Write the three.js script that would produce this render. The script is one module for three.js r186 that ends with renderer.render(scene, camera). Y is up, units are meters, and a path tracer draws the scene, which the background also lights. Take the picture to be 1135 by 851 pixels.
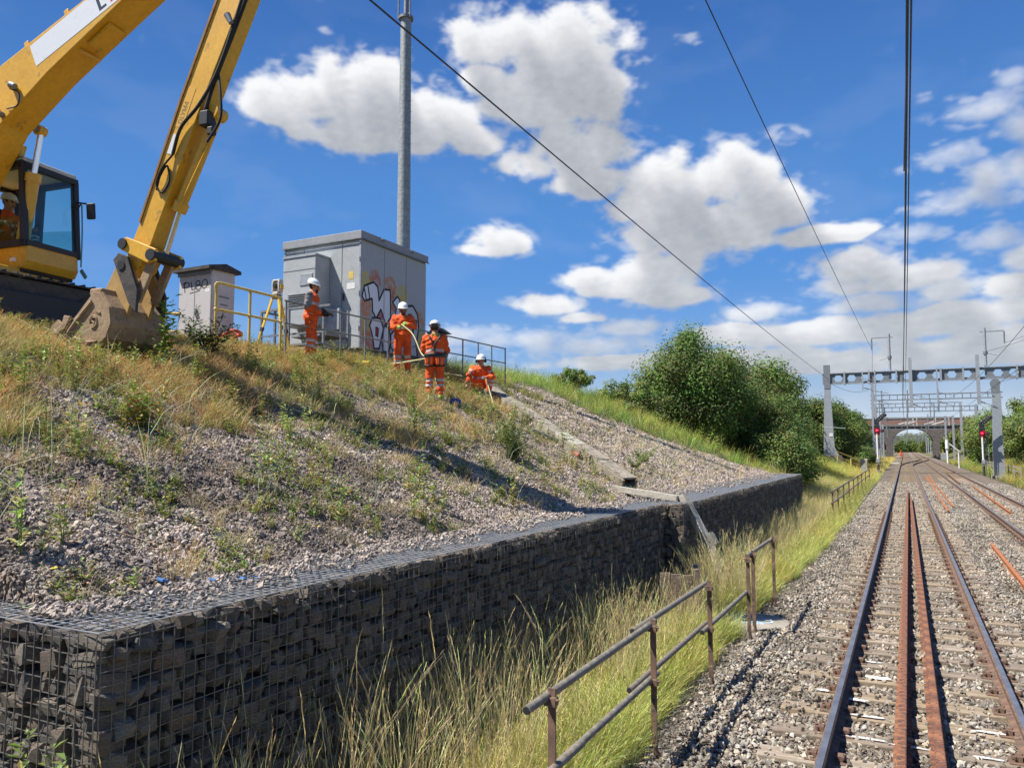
import * as THREE from 'three';
import { mergeGeometries } from 'three/addons/utils/BufferGeometryUtils.js';
import { RoundedBoxGeometry } from 'three/addons/geometries/RoundedBoxGeometry.js';
import { ConvexGeometry } from 'three/addons/geometries/ConvexGeometry.js';
import { createNoise2D, createNoise3D } from 'simplex-noise';

// ---------------------------------------------------------------- camera, sky, sun, exposure
const scene = new THREE.Scene();
const camera = new THREE.PerspectiveCamera(53.13, 1024 / 767, 0.1, 4000);
camera.rotation.order = 'YXZ';
camera.position.set(0, 2.39, 0);                 // eye 2.4 m above the railhead, standing over the near track
camera.rotation.set(0.08266, 0.47208, 0);
const renderer = new THREE.WebGLRenderer({ antialias: true });
renderer.toneMapping = THREE.LinearToneMapping;
renderer.toneMappingExposure = 1.7;
renderer.shadowMap.enabled = true;

function rng(seed) { let s = seed >>> 0; return () => { s = (s + 0x6d2b79f5) | 0; let t = Math.imul(s ^ (s >>> 15), 1 | s); t = (t + Math.imul(t ^ (t >>> 7), 61 | t)) ^ t; return ((t ^ (t >>> 14)) >>> 0) / 4294967296; }; }
const n2 = createNoise2D(rng(11)), n3 = createNoise3D(rng(12));
const clamp = THREE.MathUtils.clamp, lerp = THREE.MathUtils.lerp;
const sstep = (a, b, x) => { const t = clamp((x - a) / (b - a), 0, 1); return t * t * (3 - 2 * t); };
const fbm = (x, y, o = 4) => { let s = 0, a = 0.5, f = 1; for (let i = 0; i < o; i++) { s += a * n2(x * f + i * 17.3, y * f - i * 9.1); a *= 0.5; f *= 2.03; } return s; };

const SUN = new THREE.Vector3(-0.5, 1, 0.40).normalize();
const sun = new THREE.DirectionalLight(new THREE.Color(1, 0.955, 0.88), 5.0);
sun.position.copy(SUN).multiplyScalar(120).add(new THREE.Vector3(-4, 0, -20));
sun.target.position.set(-4, 0, -20);
sun.castShadow = true; sun.shadow.mapSize.set(4096, 4096); sun.shadow.bias = -0.0005;
Object.assign(sun.shadow.camera, { left: -70, right: 70, top: 90, bottom: -90, near: 1, far: 320 });
scene.add(sun, sun.target);

// Summer sky: blue air and cumulus by azimuth (degrees, 0 = along the line) and elevation.
function makeSky() {
  const W = 2048, Ht = 2048, data = new Float32Array(W * Ht * 4);
  const C = [[-42.8,24.1,4.1,2.3,1],[-38.6,25,4.8,2.6,1],[-33.8,23.4,4.8,2.5,1],[-45.1,23.3,2.2,1.4,1],[-37.2,22.4,7.2,1.8,1],[-30,22.3,2.4,1.3,1],[-27.6,28.7,4.3,2.3,1],[-23,28,5.2,2.9,1],[-21,25.2,3.2,2.7,1],[-24.8,24.9,5.2,2.7,1],[-22,21.7,4.5,2.4,1],[-25.8,20.5,2.5,1.2,1],[-20.7,19.2,3.2,1.5,1],[-29,26.2,2.1,1.4,1],[-15,18.2,4.3,2.8,1],[-11.1,18.9,3.6,2.5,1],[-8.3,16.7,3.5,2.4,1],[-12.8,15.6,5.9,2.7,1],[-18,17.6,2.1,1.6,1],[-16.4,12.6,3.9,1.7,1],[-20.8,12.5,2.7,0.9,1],[-15.4,10.9,3.2,1,1],[-5,14.5,4.3,0.8,1],[-18.7,11.6,3.3,0.9,1],[-28,15.2,2.5,1.3,0.85],[-29.6,14.6,1.5,0.6,0.85],[-24.2,10.5,3,0.9,0.9],[-21.5,9.6,2,0.5,0.9],[-27.6,7.9,8.8,0.9,0.6],[-21.5,7.4,7.3,0.9,0.6],[-30.3,8.3,4.1,0.8,0.6],[-2.2,12.2,3.8,1.4,0.8],[0.8,11.2,3.6,1.3,0.8],[-9,9.6,3,0.9,0.7],[3.4,10.2,3,1.1,0.75],[-3.7,11,2.3,0.9,0.75],[4.4,15.7,3.4,1.2,0.62],[6.6,16.8,3.0,1.7,0.65],[5.4,21,3,1.1,0.6],[7.5,19.5,2,1.2,0.6],[6,13,2.5,0.9,0.62],[3.2,18.4,2.6,1.0,0.55],[0.5,14,2.6,0.8,0.58],[7.8,11.6,2.2,1.2,0.7],[-1,9.6,4,0.9,0.7],[6,6.8,4,1.2,0.85],[-18,8.8,3.5,0.8,0.62],[-34,7,5,0.9,0.6],[7.2,22.4,1.2,0.8,0.5],[1.5,15.4,1.8,0.5,0.5],[-6.7,7.8,6.3,1,0.85],[0.1,8,6.1,1.3,0.85],[4.5,8.5,4.2,1.3,0.85],[6.1,10,2.3,1,0.85],[-3.9,5.8,11.4,1,0.85],[2.7,6.1,7.9,1.2,0.85],[-11.6,8,2.8,1,0.85],[-12.9,6.3,11.9,0.9,0.85],[-13.6,28.3,1.1,0.5,0.45],[-6.8,21.4,1.3,0.7,0.45],[2,22.2,0.7,0.4,0.45],[-41.2,28.6,0.6,0.3,0.45]];
  const R = rng(5);                              // the same sort of cumulus all the way round
  for (let i = 0; i < 26; i++) {
    const az = -180 + 360 * R(), el = 6 + 44 * R() * R(), n = 4 + (R() * 4 | 0), k = 0.6 + 0.8 * R();
    if (az > -72 && az < 18 && el < 40) continue;
    for (let j = 0; j < n; j++) C.push([az + (R() - 0.5) * 12 * k, el + (R() - 0.4) * 4 * k, (2.5 + 3 * R()) * k, (1.3 + 1.6 * R()) * k, 0.7 + 0.3 * R()]);
  }
  const bins = Array.from({ length: 72 }, () => []);
  for (const c of C) for (let b = 0; b < 72; b++) { let d = Math.abs(((b * 5 - 177.5 - c[0] + 540) % 360) - 180); if (d < c[2] * 1.9 + 5) bins[b].push(c); }
  // density of cloud at an azimuth / elevation
  let soft = 1;
  const dens = (az, el, oct) => {
    const b = bins[clamp(Math.floor((az + 180) / 5), 0, 71)]; if (!b.length) return -1;
    let m = -1, s = 1;
    for (const c of b) {
      let dx = az - c[0]; if (dx > 180) dx -= 360; if (dx < -180) dx += 360;
      const dy = el - c[1], ex = dx / c[2], ey = dy / (dy < 0 ? c[3] * 0.8 : c[3]);
      const v = 1 - (ex * ex + ey * ey) * 0.85; if (v > m) { m = v; s = c[4]; }
    }
    if (m < -1) return -1;
    let q = 0, a = 0.5, f = 0.22; for (let i = 0; i < oct; i++) { const w = n2(az * f + i * 31.7, el * f * 1.3 + i * 5.9); q += a * (i < 2 ? w * 0.8 : 0.42 - Math.abs(w) * 1.1); a *= 0.54; f *= 2.1; }
    return m * 0.95 + q * 0.9 - 0.06 + (s - 1) * 0.3 + 0.10 * sstep(12, 6, el) + 0 * (soft = s);
  };
  const top = [0.030, 0.108, 0.35], mid = [0.088, 0.245, 0.57], low = [0.33, 0.49, 0.66];
  for (let row = 0; row < Ht; row++) {
    const el = ((row + 0.5) / Ht - 0.5) * 180;
    for (let col = 0; col < W; col++) {
      const round = ((col + 0.5) / W - 0.5) * 2 * Math.PI, o = (row * W + col) * 4;
      let az = THREE.MathUtils.radToDeg(Math.atan2(Math.cos(round), -Math.sin(round)));
      const rgb = [0, 0, 0];
      if (el < -1) { rgb[0] = 0.17; rgb[1] = 0.17; rgb[2] = 0.13; }
      else {
        const e = Math.max(el, 0), t1 = sstep(0, 14, e), t2 = sstep(9, 38, e);
        for (let c = 0; c < 3; c++) rgb[c] = lerp(lerp(low[c], mid[c], Math.pow(t1, 0.7)), top[c], t2);
        if (e < 60) {
          const d = dens(az, e, 7), thin = soft;
          const veil = 0.16 * sstep(0.05, 0.6, fbm(az * 0.07 + 3, e * 0.16 + 8, 5) + 0.1) * sstep(46, 12, e);
          let al = Math.max(sstep(-0.08, lerp(1.4, 0.46, sstep(0.4, 0.9, thin)), d) * lerp(0.6, 1, sstep(0.45, 0.85, thin)), veil * 0.25);
          const wisp = sstep(-0.75, 0.15, d) * sstep(0.0, 0.5, fbm(az * 0.55 + 9, e * 0.8 + 2, 6) + 0.12); al = Math.max(al, 0.42 * wisp);
          al = lerp(al, Math.max(al, 0.55), sstep(7, 2, e));
          if (al > 0.003) {
            let sh = 0; for (let k = 1; k <= 6; k++) sh += Math.max(0, dens(az - 0.30 * k, e + 0.60 * k, k < 3 ? 4 : 2) - 0.1) * 0.5;
            const thick = Math.max(0, d), wob = 0.10 * n2(az * 0.8, e * 1.2) + 0.07 * n2(az * 2.1, e * 2.8);
            const lit = clamp(Math.exp(-0.95 * sh) + 0.04 + 0.45 * wob * sstep(0.05, 0.5, thick), 0, 1);
            const far = sstep(16, 3, e) * 0.22;
            const cl = [lerp(lerp(0.27, 0.755, lit), 0.47, far), lerp(lerp(0.29, 0.758, lit), 0.53, far), lerp(lerp(0.33, 0.765, lit), 0.60, far)];
            for (let c = 0; c < 3; c++) rgb[c] = lerp(rgb[c], cl[c], al * 0.97);
          }
        }
      }
      data[o] = rgb[0] * 0.765; data[o + 1] = rgb[1] * 0.765; data[o + 2] = rgb[2] * 0.765; data[o + 3] = 1;
    }
  }
  const t = new THREE.DataTexture(data, W, Ht, THREE.RGBAFormat, THREE.FloatType);
  t.mapping = THREE.EquirectangularReflectionMapping; t.magFilter = THREE.LinearFilter; t.needsUpdate = true;
  return t;
}
scene.background = makeSky();
scene.environment = scene.background;
console.log('sky');

// ---------------------------------------------------------------- helpers
const V = (x, y, z) => new THREE.Vector3(x, y, z);
const YUP = V(0, 1, 0);
const used = new Map();
function numbered(name) { const k = used.get(name) || 0; used.set(name, k + 1); return k ? name + '_' + String(k).padStart(3, '0') : name; }
// uv in metres, by the dominant direction of each face
function metreUV(g) {
  if (g.index) g = g.toNonIndexed();
  const p = g.attributes.position, uv = new Float32Array(p.count * 2), a = V(), b = V(), c = V(), nn = V();
  if (!g.attributes.normal) g.computeVertexNormals();
  for (let i = 0; i < p.count; i += 3) {
    a.fromBufferAttribute(p, i); b.fromBufferAttribute(p, i + 1); c.fromBufferAttribute(p, i + 2);
    nn.copy(b).sub(a).cross(c.clone().sub(a)); const x = Math.abs(nn.x), y = Math.abs(nn.y), z = Math.abs(nn.z);
    for (const [k, v] of [[0, a], [1, b], [2, c]]) {
      uv[(i + k) * 2] = x > y && x > z ? v.z : v.x; uv[(i + k) * 2 + 1] = y >= x && y >= z ? v.z : v.y;
    }
  }
  g.setAttribute('uv', new THREE.BufferAttribute(uv, 2));
  for (const k of Object.keys(g.attributes)) if (!['position', 'normal', 'uv', 'color'].includes(k)) g.deleteAttribute(k);
  return g;
}
function merge(list) { list = [list].flat(); const l = list.map(metreUV); if (l.length === 1) return l[0]; return mergeGeometries(l, false); }
function mesh(parent, name, geos, mat, kind) {
  const m = new THREE.Mesh(Array.isArray(geos) ? merge(geos) : geos, mat); m.name = parent === scene ? numbered(name) : name;
  m.castShadow = m.receiveShadow = true; if (kind) m.userData.kind = kind; parent.add(m); return m;
}
const part = (parent, name, geos, mat, kind) => mesh(parent, name, [geos].flat(), mat, kind);
function tag(o, label, category, group) { o.userData.label = label; o.userData.category = category; if (group) o.userData.group = group; return o; }
function thing(name, label, category, pos = [0, 0, 0], turn = 0, group) {
  const o = new THREE.Group(); o.name = numbered(name); o.position.set(...pos); o.rotation.y = turn; scene.add(o); return tag(o, label, category, group);
}
function box(w, h, d, x = 0, y = 0, z = 0, rx = 0, ry = 0, rz = 0) { const g = new THREE.BoxGeometry(w, h, d); if (rx || ry || rz) g.applyMatrix4(new THREE.Matrix4().makeRotationFromEuler(new THREE.Euler(rx, ry, rz))); return g.translate(x, y, z); }
function rbox(w, h, d, r, x = 0, y = 0, z = 0, rx = 0, ry = 0, rz = 0) { const g = new RoundedBoxGeometry(w, h, d, 2, r); if (rx || ry || rz) g.applyMatrix4(new THREE.Matrix4().makeRotationFromEuler(new THREE.Euler(rx, ry, rz))); return g.translate(x, y, z); }
function along(g, a, b) { const d = b.clone().sub(a), l = d.length(); const q = new THREE.Quaternion().setFromUnitVectors(YUP, d.divideScalar(l)); return g.applyQuaternion(q).translate((a.x + b.x) / 2, (a.y + b.y) / 2, (a.z + b.z) / 2); }
function bar(a, b, r, seg = 8, r2 = r) { return along(new THREE.CylinderGeometry(r2, r, a.distanceTo(b), seg, 1), a, b); }
function beam(a, b, w, d) { const m = new THREE.Matrix4(), y = b.clone().sub(a), l = y.length(); y.normalize(); let x = Math.abs(y.y) > 0.95 ? V(1, 0, 0) : V(0, 1, 0).cross(y).normalize(); const z = x.clone().cross(y).normalize(); x = y.clone().cross(z); m.makeBasis(x, y, z); return new THREE.BoxGeometry(w, l, d).applyMatrix4(m).translate((a.x + b.x) / 2, (a.y + b.y) / 2, (a.z + b.z) / 2); }
function tube(pts, r, seg = 6, n) { const c = new THREE.CatmullRomCurve3(pts.map((p) => p.isVector3 ? p : V(...p))); return new THREE.TubeGeometry(c, n || pts.length * 5, r, seg, false); }
function prism(pts, depth, bevel = 0, z = 0) { // polygon in x-y, thickness along z, centred on z
  const s = new THREE.Shape(pts.map((p) => new THREE.Vector2(p[0], p[1])));
  const g = new THREE.ExtrudeGeometry(s, { depth: depth - 2 * bevel, bevelEnabled: bevel > 0, bevelSize: bevel, bevelOffset: -bevel, bevelThickness: bevel, bevelSegments: 2, curveSegments: 6 });
  return g.translate(0, 0, z - depth / 2 + bevel);
}
// tileable value noise for textures
function tileNoise(seed) {
  const R = rng(seed), T = new Float32Array(65536); for (let i = 0; i < 65536; i++) T[i] = R();
  return (x, y, p) => { const ix = Math.floor(x), iy = Math.floor(y), fx = x - ix, fy = y - iy, sx = fx * fx * (3 - 2 * fx), sy = fy * fy * (3 - 2 * fy), h = (a, b) => T[(((a % p) + p) % p) * 251 % 65536 * 1 + (((b % p) + p) % p) * 7919 & 65535]; return lerp(lerp(h(ix, iy), h(ix + 1, iy), sx), lerp(h(ix, iy + 1), h(ix + 1, iy + 1), sx), sy); };
}
function tex(size, fn, srgb, metres = 1) { // fn(u, v) in 0..1 -> grey or [r,g,b] (linear when not srgb)
  const d = new Uint8Array(size * size * 4), e = (x) => Math.round(255 * clamp(srgb ? (x <= 0.0031308 ? 12.92 * x : 1.055 * Math.pow(x, 1 / 2.4) - 0.055) : x, 0, 1));
  for (let y = 0; y < size; y++) for (let x = 0; x < size; x++) { let c = fn((x + 0.5) / size, (y + 0.5) / size); if (typeof c === 'number') c = [c, c, c]; const o = (y * size + x) * 4; d[o] = e(c[0]); d[o + 1] = e(c[1]); d[o + 2] = e(c[2]); d[o + 3] = 255; }
  const t = new THREE.DataTexture(d, size, size); t.wrapS = t.wrapT = THREE.RepeatWrapping; t.magFilter = t.minFilter = THREE.LinearFilter; if (srgb) t.colorSpace = THREE.SRGBColorSpace; t.repeat.set(1 / metres, 1 / metres); t.needsUpdate = true; return t;
}
const TN = tileNoise(3);
const tf = (u, v, f, o = 5) => { let s = 0, a = 0.5, n = 0; for (let i = 0; i < o; i++) { s += a * TN(u * f + i * 3, v * f + i * 5, f); n += a; a *= 0.55; f *= 2; } return s / n; };
// surface of mottled colour: two tones mixed by noise, with some specks of a third
function mottled(c0, c1, opt = {}) {
  const { f = 6, m = 1.2, speck, amount = 0.5, rough = 0.85, metal = 0, bump = 0, size = 256, contrast = 2.2, stretch = 1, ...rest } = opt;
  const map = tex(size, (u, v) => { const a = clamp((tf(u, v * stretch, f) - 0.5) * contrast + 0.5, 0, 1), b = tf(u + 0.37, v, f * 8, 3); let r = [0, 1, 2].map((k) => lerp(c0[k], c1[k], a) * (0.86 + 0.28 * b)); if (speck) { const s = sstep(1 - amount, 1 - amount + 0.12, tf(u + 0.61, v + 0.23, f * 2, 4)); r = r.map((x, k) => lerp(x, speck[k], s)); } return r; }, true, m);
  const o = { map, roughness: rough, metalness: metal, ...rest };
  if (bump) { o.bumpMap = tex(size, (u, v) => tf(u, v, f * 4, 4), false, m); o.bumpScale = bump; }
  return new THREE.MeshPhysicalMaterial(o);
}
const flat = (r, g, b, rough = 0.8, metal = 0, rest = {}) => new THREE.MeshPhysicalMaterial({ color: new THREE.Color().setRGB(r, g, b), roughness: rough, metalness: metal, ...rest });
const canvasTex = (w, h, draw) => { const c = document.createElement('canvas'); c.width = w; c.height = h; draw(c.getContext('2d'), w, h); const t = new THREE.CanvasTexture(c); t.colorSpace = THREE.SRGBColorSpace; t.magFilter = THREE.LinearFilter; return t; };

const M = {
  galv: mottled([0.30, 0.32, 0.34], [0.40, 0.42, 0.44], { f: 10, m: 0.8, rough: 0.55, metal: 0.35 }),
  galvDark: mottled([0.16, 0.175, 0.19], [0.24, 0.255, 0.27], { f: 10, m: 0.8, rough: 0.6, metal: 0.3 }),
  rust: mottled([0.14, 0.055, 0.03], [0.27, 0.115, 0.055], { f: 8, m: 0.45, rough: 0.92, speck: [0.075, 0.045, 0.035], amount: 0.46, bump: 0.004, contrast: 3 }),
  rustBright: mottled([0.30, 0.10, 0.035], [0.42, 0.16, 0.06], { f: 8, m: 0.6, rough: 0.95, speck: [0.18, 0.075, 0.04], amount: 0.4, bump: 0.002 }),
  railBody: mottled([0.115, 0.07, 0.05], [0.19, 0.115, 0.075], { f: 8, m: 0.7, rough: 0.88, speck: [0.07, 0.055, 0.05], amount: 0.4 }),
  railTop: mottled([0.30, 0.29, 0.29], [0.42, 0.41, 0.41], { f: 6, m: 0.9, rough: 0.42, metal: 0.85, speck: [0.30, 0.25, 0.22], amount: 0.3 }),
  sleeper: mottled([0.17, 0.125, 0.08], [0.31, 0.245, 0.17], { f: 5, m: 0.9, rough: 0.95, stretch: 5, bump: 0.006 }),
  concrete: mottled([0.30, 0.275, 0.225], [0.42, 0.39, 0.325], { f: 7, m: 0.9, rough: 0.93, speck: [0.19, 0.17, 0.13], amount: 0.36, bump: 0.004 }),
  concreteDark: mottled([0.15, 0.145, 0.13], [0.23, 0.215, 0.185], { f: 7, m: 0.9, rough: 0.93, bump: 0.004 }),
  timber: mottled([0.16, 0.115, 0.08], [0.26, 0.195, 0.14], { f: 6, m: 0.7, rough: 0.95, stretch: 6, bump: 0.004 }),
  yellow: mottled([0.66, 0.345, 0.018], [0.74, 0.40, 0.026], { f: 5, m: 1.6, rough: 0.42, speck: [0.42, 0.22, 0.035], amount: 0.27, clearcoat: 0.25, clearcoatRoughness: 0.35 }),
  railYellow: mottled([0.60, 0.42, 0.10], [0.68, 0.50, 0.14], { f: 6, m: 0.5, rough: 0.6, speck: [0.30, 0.20, 0.09], amount: 0.3 }),
  black: flat(0.022, 0.022, 0.024, 0.55), rubber: flat(0.018, 0.018, 0.018, 0.8),
  trackSteel: mottled([0.035, 0.033, 0.034], [0.075, 0.065, 0.056], { f: 8, m: 0.7, rough: 0.8, bump: 0.004 }),
  bucketSteel: mottled([0.27, 0.175, 0.10], [0.38, 0.26, 0.155], { f: 6, m: 0.7, rough: 0.82, speck: [0.22, 0.14, 0.085], amount: 0.34, bump: 0.004 }),
  chrome: flat(0.75, 0.75, 0.76, 0.15, 1), glass: new THREE.MeshPhysicalMaterial({ color: 0xdff1ee, roughness: 0.03, transmission: 1, thickness: 0, ior: 1.45 }),
  white: flat(0.72, 0.72, 0.70, 0.5), wire: flat(0.05, 0.05, 0.055, 0.5, 0.6), pipe: mottled([0.12, 0.11, 0.085], [0.23, 0.21, 0.165], { f: 8, m: 0.4, rough: 0.8, speck: [0.19, 0.12, 0.075], amount: 0.42 }),
};
// ---------------------------------------------------------------- ground
const yCrest = (z) => { const k = [[6, 4.0], [-3, 4.12], [-6, 4.2], [-9, 4.28], [-13, 4.46], [-16, 4.68], [-20, 4.85], [-28, 5.15], [-45, 4.8], [-80, 4.2], [-2000, 4.2]]; for (let i = 1; i < k.length; i++) if (z >= k[i][0]) return lerp(k[i][1], k[i - 1][1], (z - k[i][0]) / (k[i - 1][0] - k[i][0])); return 4.2; };
const smin = (a, b, k) => { const h = clamp(0.5 + 0.5 * (b - a) / k, 0, 1); return lerp(b, a, h) - k * h * (1 - h); };
const zTrough = (x) => -18.44 + (x + 10.04) * 0.697, zGreen = (x) => { const k = [[-40, -27], [-13, -26.5], [-11.5, -25.6], [-9.4, -25], [-7.3, -27], [-6, -28.5], [-4.6, -31.8], [9, -31.8]]; for (let i = 1; i < k.length; i++) if (x <= k[i][0]) return lerp(k[i - 1][1], k[i][1], (x - k[i - 1][0]) / (k[i][0] - k[i - 1][0])) + 0.5 * n2(x * 0.8, 1.5); return -31.8; };
const wallAt = (x, z) => sstep(lerp(-2.72, -0.6, sstep(-5.2, -7, x)), lerp(-3.0, -2.4, sstep(-5.2, -7, x)), z) * sstep(-34, -30.5, z);
function H(x, z) {
  let y;
  if (x > -2.3) {
    y = x < -1.75 ? lerp(-0.31, -0.205, sstep(-2.35, -1.75, x)) : x < 6.2 ? -0.205 : lerp(-0.205, -0.55, sstep(6.2, 7.4, x));
    if (x > 9) { const s = -0.5 + 0.42 * (x - 9.2); y = Math.max(y, smin(s, 5.2 + 0.6 * fbm(x * 0.05, z * 0.05), 1.5) * sstep(-20, -70, z) + y * (1 - sstep(-20, -70, z))); }
    y += 0.012 * n2(x * 1.7, z * 1.7) + 0.01 * n2(x * 5, z * 5);
    return y;
  }
  const verge = lerp(-0.44, -0.31, sstep(-3.8, -2.3, x)) + 0.02 * n2(x * 2, z * 2);
  if (x > -3.92) return verge;
  const w = wallAt(x, z), yc = yCrest(z), r = 0.06 * fbm(x * 0.7, z * 0.7, 3) + 0.05 * fbm(x * 2.3 + 40, z * 2.3, 3);
  const sw = 1.38 + 0.44 * (-4.6 - x) + r * sstep(-4.5, -5.4, x), sn = -0.40 + 0.46 * (-4.2 - x) + r;
  let s = lerp(Math.min(sn, 4.6), sw, w);
  s = smin(s, yc + 0.012 * Math.min(40, -12 - x) + r * 0.6, 0.55);
  if (x < -5 && z < -12 && z > -20) { const d = z - zTrough(x); s -= 0.20 * Math.exp(-((d + 0.55) ** 2) / 0.06) * sstep(-5.3, -6.3, x) * sstep(-10.4, -9.6, x); }
  s -= 0.36 * Math.exp(-(((x + 10.9) / 0.9) ** 2 + ((z + 7.2) / 0.95) ** 2));   // where the bucket has dug in
  s -= 0.30 * Math.exp(-(((x + 8.2) / 0.55) ** 2 + ((z + 8.1) / 0.5) ** 2));   // a scoured hollow
  if (x > -4.4) return lerp(verge, Math.max(verge, s - 0.03), sstep(-3.95, -4.38, x));
  return s;
}
const tUp = (x, z) => (H(x, z) - 1.4) / (yCrest(z) - 1.4);
// share of vegetation on the bank
function veg(x, z) {
  if (x > -4.55) return 0;
  const t = tUp(x, z), n = fbm(x * 0.33 + 5, z * 0.33, 4), n1 = fbm(x * 1.1, z * 1.1 + 7, 3);
  if (z < zGreen(x)) return 1;
  if (z < zTrough(x) - 0.1) return clamp(sstep(0.25, 0.5, n1 + 0.18) * 0.22 + sstep(2.2, 0, z - zGreen(x)) * 0.6, 0, 1);
  return clamp(sstep(0.22, 0.72, t - 0.17 + 0.46 * n + 0.24 * n1 + 0.12 * sstep(-9, -4, z)) + 0.18 * sstep(0.05, 0.4, n1), 0, 1);
}
const stoneTex = (() => { // crushed stone seen from above, 1.6 m tile: tone of each stone and its height
  const S = 1024, N = 38, R = rng(77), P = []; for (let i = 0; i < N * N; i++) P.push([(i % N + 0.15 + 0.7 * R()) / N, ((i / N | 0) + 0.15 + 0.7 * R()) / N, 0.55 + 0.75 * R() * R() + 0.1 * R(), R()]);
  const col = new Uint8Array(S * S * 4), hgt = new Uint8Array(S * S * 4);
  for (let y = 0; y < S; y++) for (let x = 0; x < S; x++) {
    const u = (x + 0.5) / S, v = (y + 0.5) / S, ci = Math.floor(u * N), cj = Math.floor(v * N); let d1 = 9, d2 = 9, b;
    for (let j = -1; j <= 1; j++) for (let i = -1; i <= 1; i++) { const q = P[((cj + j + N) % N) * N + (ci + i + N) % N]; let dx = Math.abs(u - q[0]), dy = Math.abs(v - q[1]); if (dx > 0.5) dx = 1 - dx; if (dy > 0.5) dy = 1 - dy; const d = Math.hypot(dx, dy) * N; if (d < d1) { d2 = d1; d1 = d; b = q; } else if (d < d2) d2 = d; }
    const e = clamp((d2 - d1) * 2.2, 0, 1), o = (y * S + x) * 4, k = b[2], w = b[3];
    col[o] = 255 * Math.pow(clamp(k * (0.72 + 0.05 * w), 0, 1), 1 / 2.2); col[o + 1] = 255 * Math.pow(clamp(k * 0.71, 0, 1), 1 / 2.2); col[o + 2] = 255 * Math.pow(clamp(k * (0.73 - 0.06 * w), 0, 1), 1 / 2.2); col[o + 3] = 255;
    hgt[o] = hgt[o + 1] = hgt[o + 2] = 255 * e; hgt[o + 3] = 255;
  }
  const mk = (d, srgb) => { const t = new THREE.DataTexture(d, S, S); t.wrapS = t.wrapT = THREE.RepeatWrapping; t.magFilter = THREE.LinearFilter; if (srgb) t.colorSpace = THREE.SRGBColorSpace; t.repeat.set(1 / 1.6, 1 / 1.6); t.needsUpdate = true; return t; };
  return { map: mk(col, true), bump: mk(hgt, false) };
})();
{
  const xs = [], zs = [];
  for (const x of [-900, -500, -250, -130, -80, -50, -36, -28, -23, -19, -17]) xs.push(x);
  for (let x = -15.5; x < -3.95; x += 0.15) xs.push(x);
  xs.push(-3.95, -3.9, -3.7); for (let x = -3.5; x < 7.5; x += 0.22) xs.push(x);
  for (const x of [8, 8.6, 9.2, 10, 11, 12.5, 14, 16, 19, 23, 30, 45, 80, 150, 300, 600, 900]) xs.push(x);
  for (const z of [300, 120, 60, 30, 14, 8, 4, 2, 0.6]) zs.push(z);
  for (let z = 0; z > -42; z -= 0.19) zs.push(z);
  for (let z = -42.5, s = 0.5; z > -2500; z -= s, s *= 1.07) zs.push(z);
  const nx = xs.length, nz = zs.length, pos = new Float32Array(nx * nz * 3), col = new Float32Array(nx * nz * 3), uv = new Float32Array(nx * nz * 2), idx = [];
  for (let j = 0; j < nz; j++) for (let i = 0; i < nx; i++) {
    const x = xs[i], z = zs[j], k = j * nx + i, y = H(x, z); pos.set([x, y, z], k * 3); uv.set([x, z + y * 0.5], k * 2);
    let c; const g = 0.5 + 0.5 * fbm(x * 0.9, z * 0.9, 3);
    if (x > -2.45 && x < 7) c = [0.44, 0.375, 0.295];
    else if (x > -3.9 && x <= -2.45) c = [0.30, 0.27, 0.13];
    else if (x >= 7) c = [lerp(0.2, 0.3, g), lerp(0.22, 0.28, g), 0.10];
    else { const v = veg(x, z), gr = z < zGreen(x) ? [0.14, 0.18, 0.055] : [lerp(0.33, 0.24, g), lerp(0.26, 0.205, g), lerp(0.16, 0.115, g)], st = [0.40, 0.33, 0.265]; c = st.map((s, q) => lerp(s, gr[q], v * 0.9)); if (x < -20) c = [0.2, 0.2, 0.09]; }
    col.set(c, k * 3);
    if (i < nx - 1 && j < nz - 1) idx.push(k, k + 1, k + nx, k + 1, k + nx + 1, k + nx);
  }
  const g = new THREE.BufferGeometry(); g.setAttribute('position', new THREE.BufferAttribute(pos, 3)); g.setAttribute('color', new THREE.BufferAttribute(col, 3)); g.setAttribute('uv', new THREE.BufferAttribute(uv, 2)); g.setIndex(idx); g.computeVertexNormals();
  const m = mesh(scene, 'ground', g, new THREE.MeshPhysicalMaterial({ map: stoneTex.map, bumpMap: stoneTex.bump, bumpScale: 0.03, vertexColors: true, roughness: 0.96, specularIntensity: 0.3 }), 'structure');
  m.userData.label = 'stony railway embankment, verge and track bed';
}
// ---------------------------------------------------------------- loose stone
function rock(seed, n = 11, sx = 1, sy = 0.75, sz = 0.85) { const R = rng(seed), p = []; for (let i = 0; i < n; i++) { const v = V(R() - 0.5, R() - 0.5, R() - 0.5).normalize().multiplyScalar(0.5 * (0.82 + 0.3 * R())); p.push(V(v.x * sx, v.y * sy, v.z * sz)); } const g = new ConvexGeometry(p); g.deleteAttribute('uv'); return metreUV(g); }
const stoneMat = new THREE.MeshPhysicalMaterial({ color: 0xffffff, roughness: 0.93, specularIntensity: 0.35 });
const dummy = new THREE.Object3D(), tint = new THREE.Color();
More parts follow.
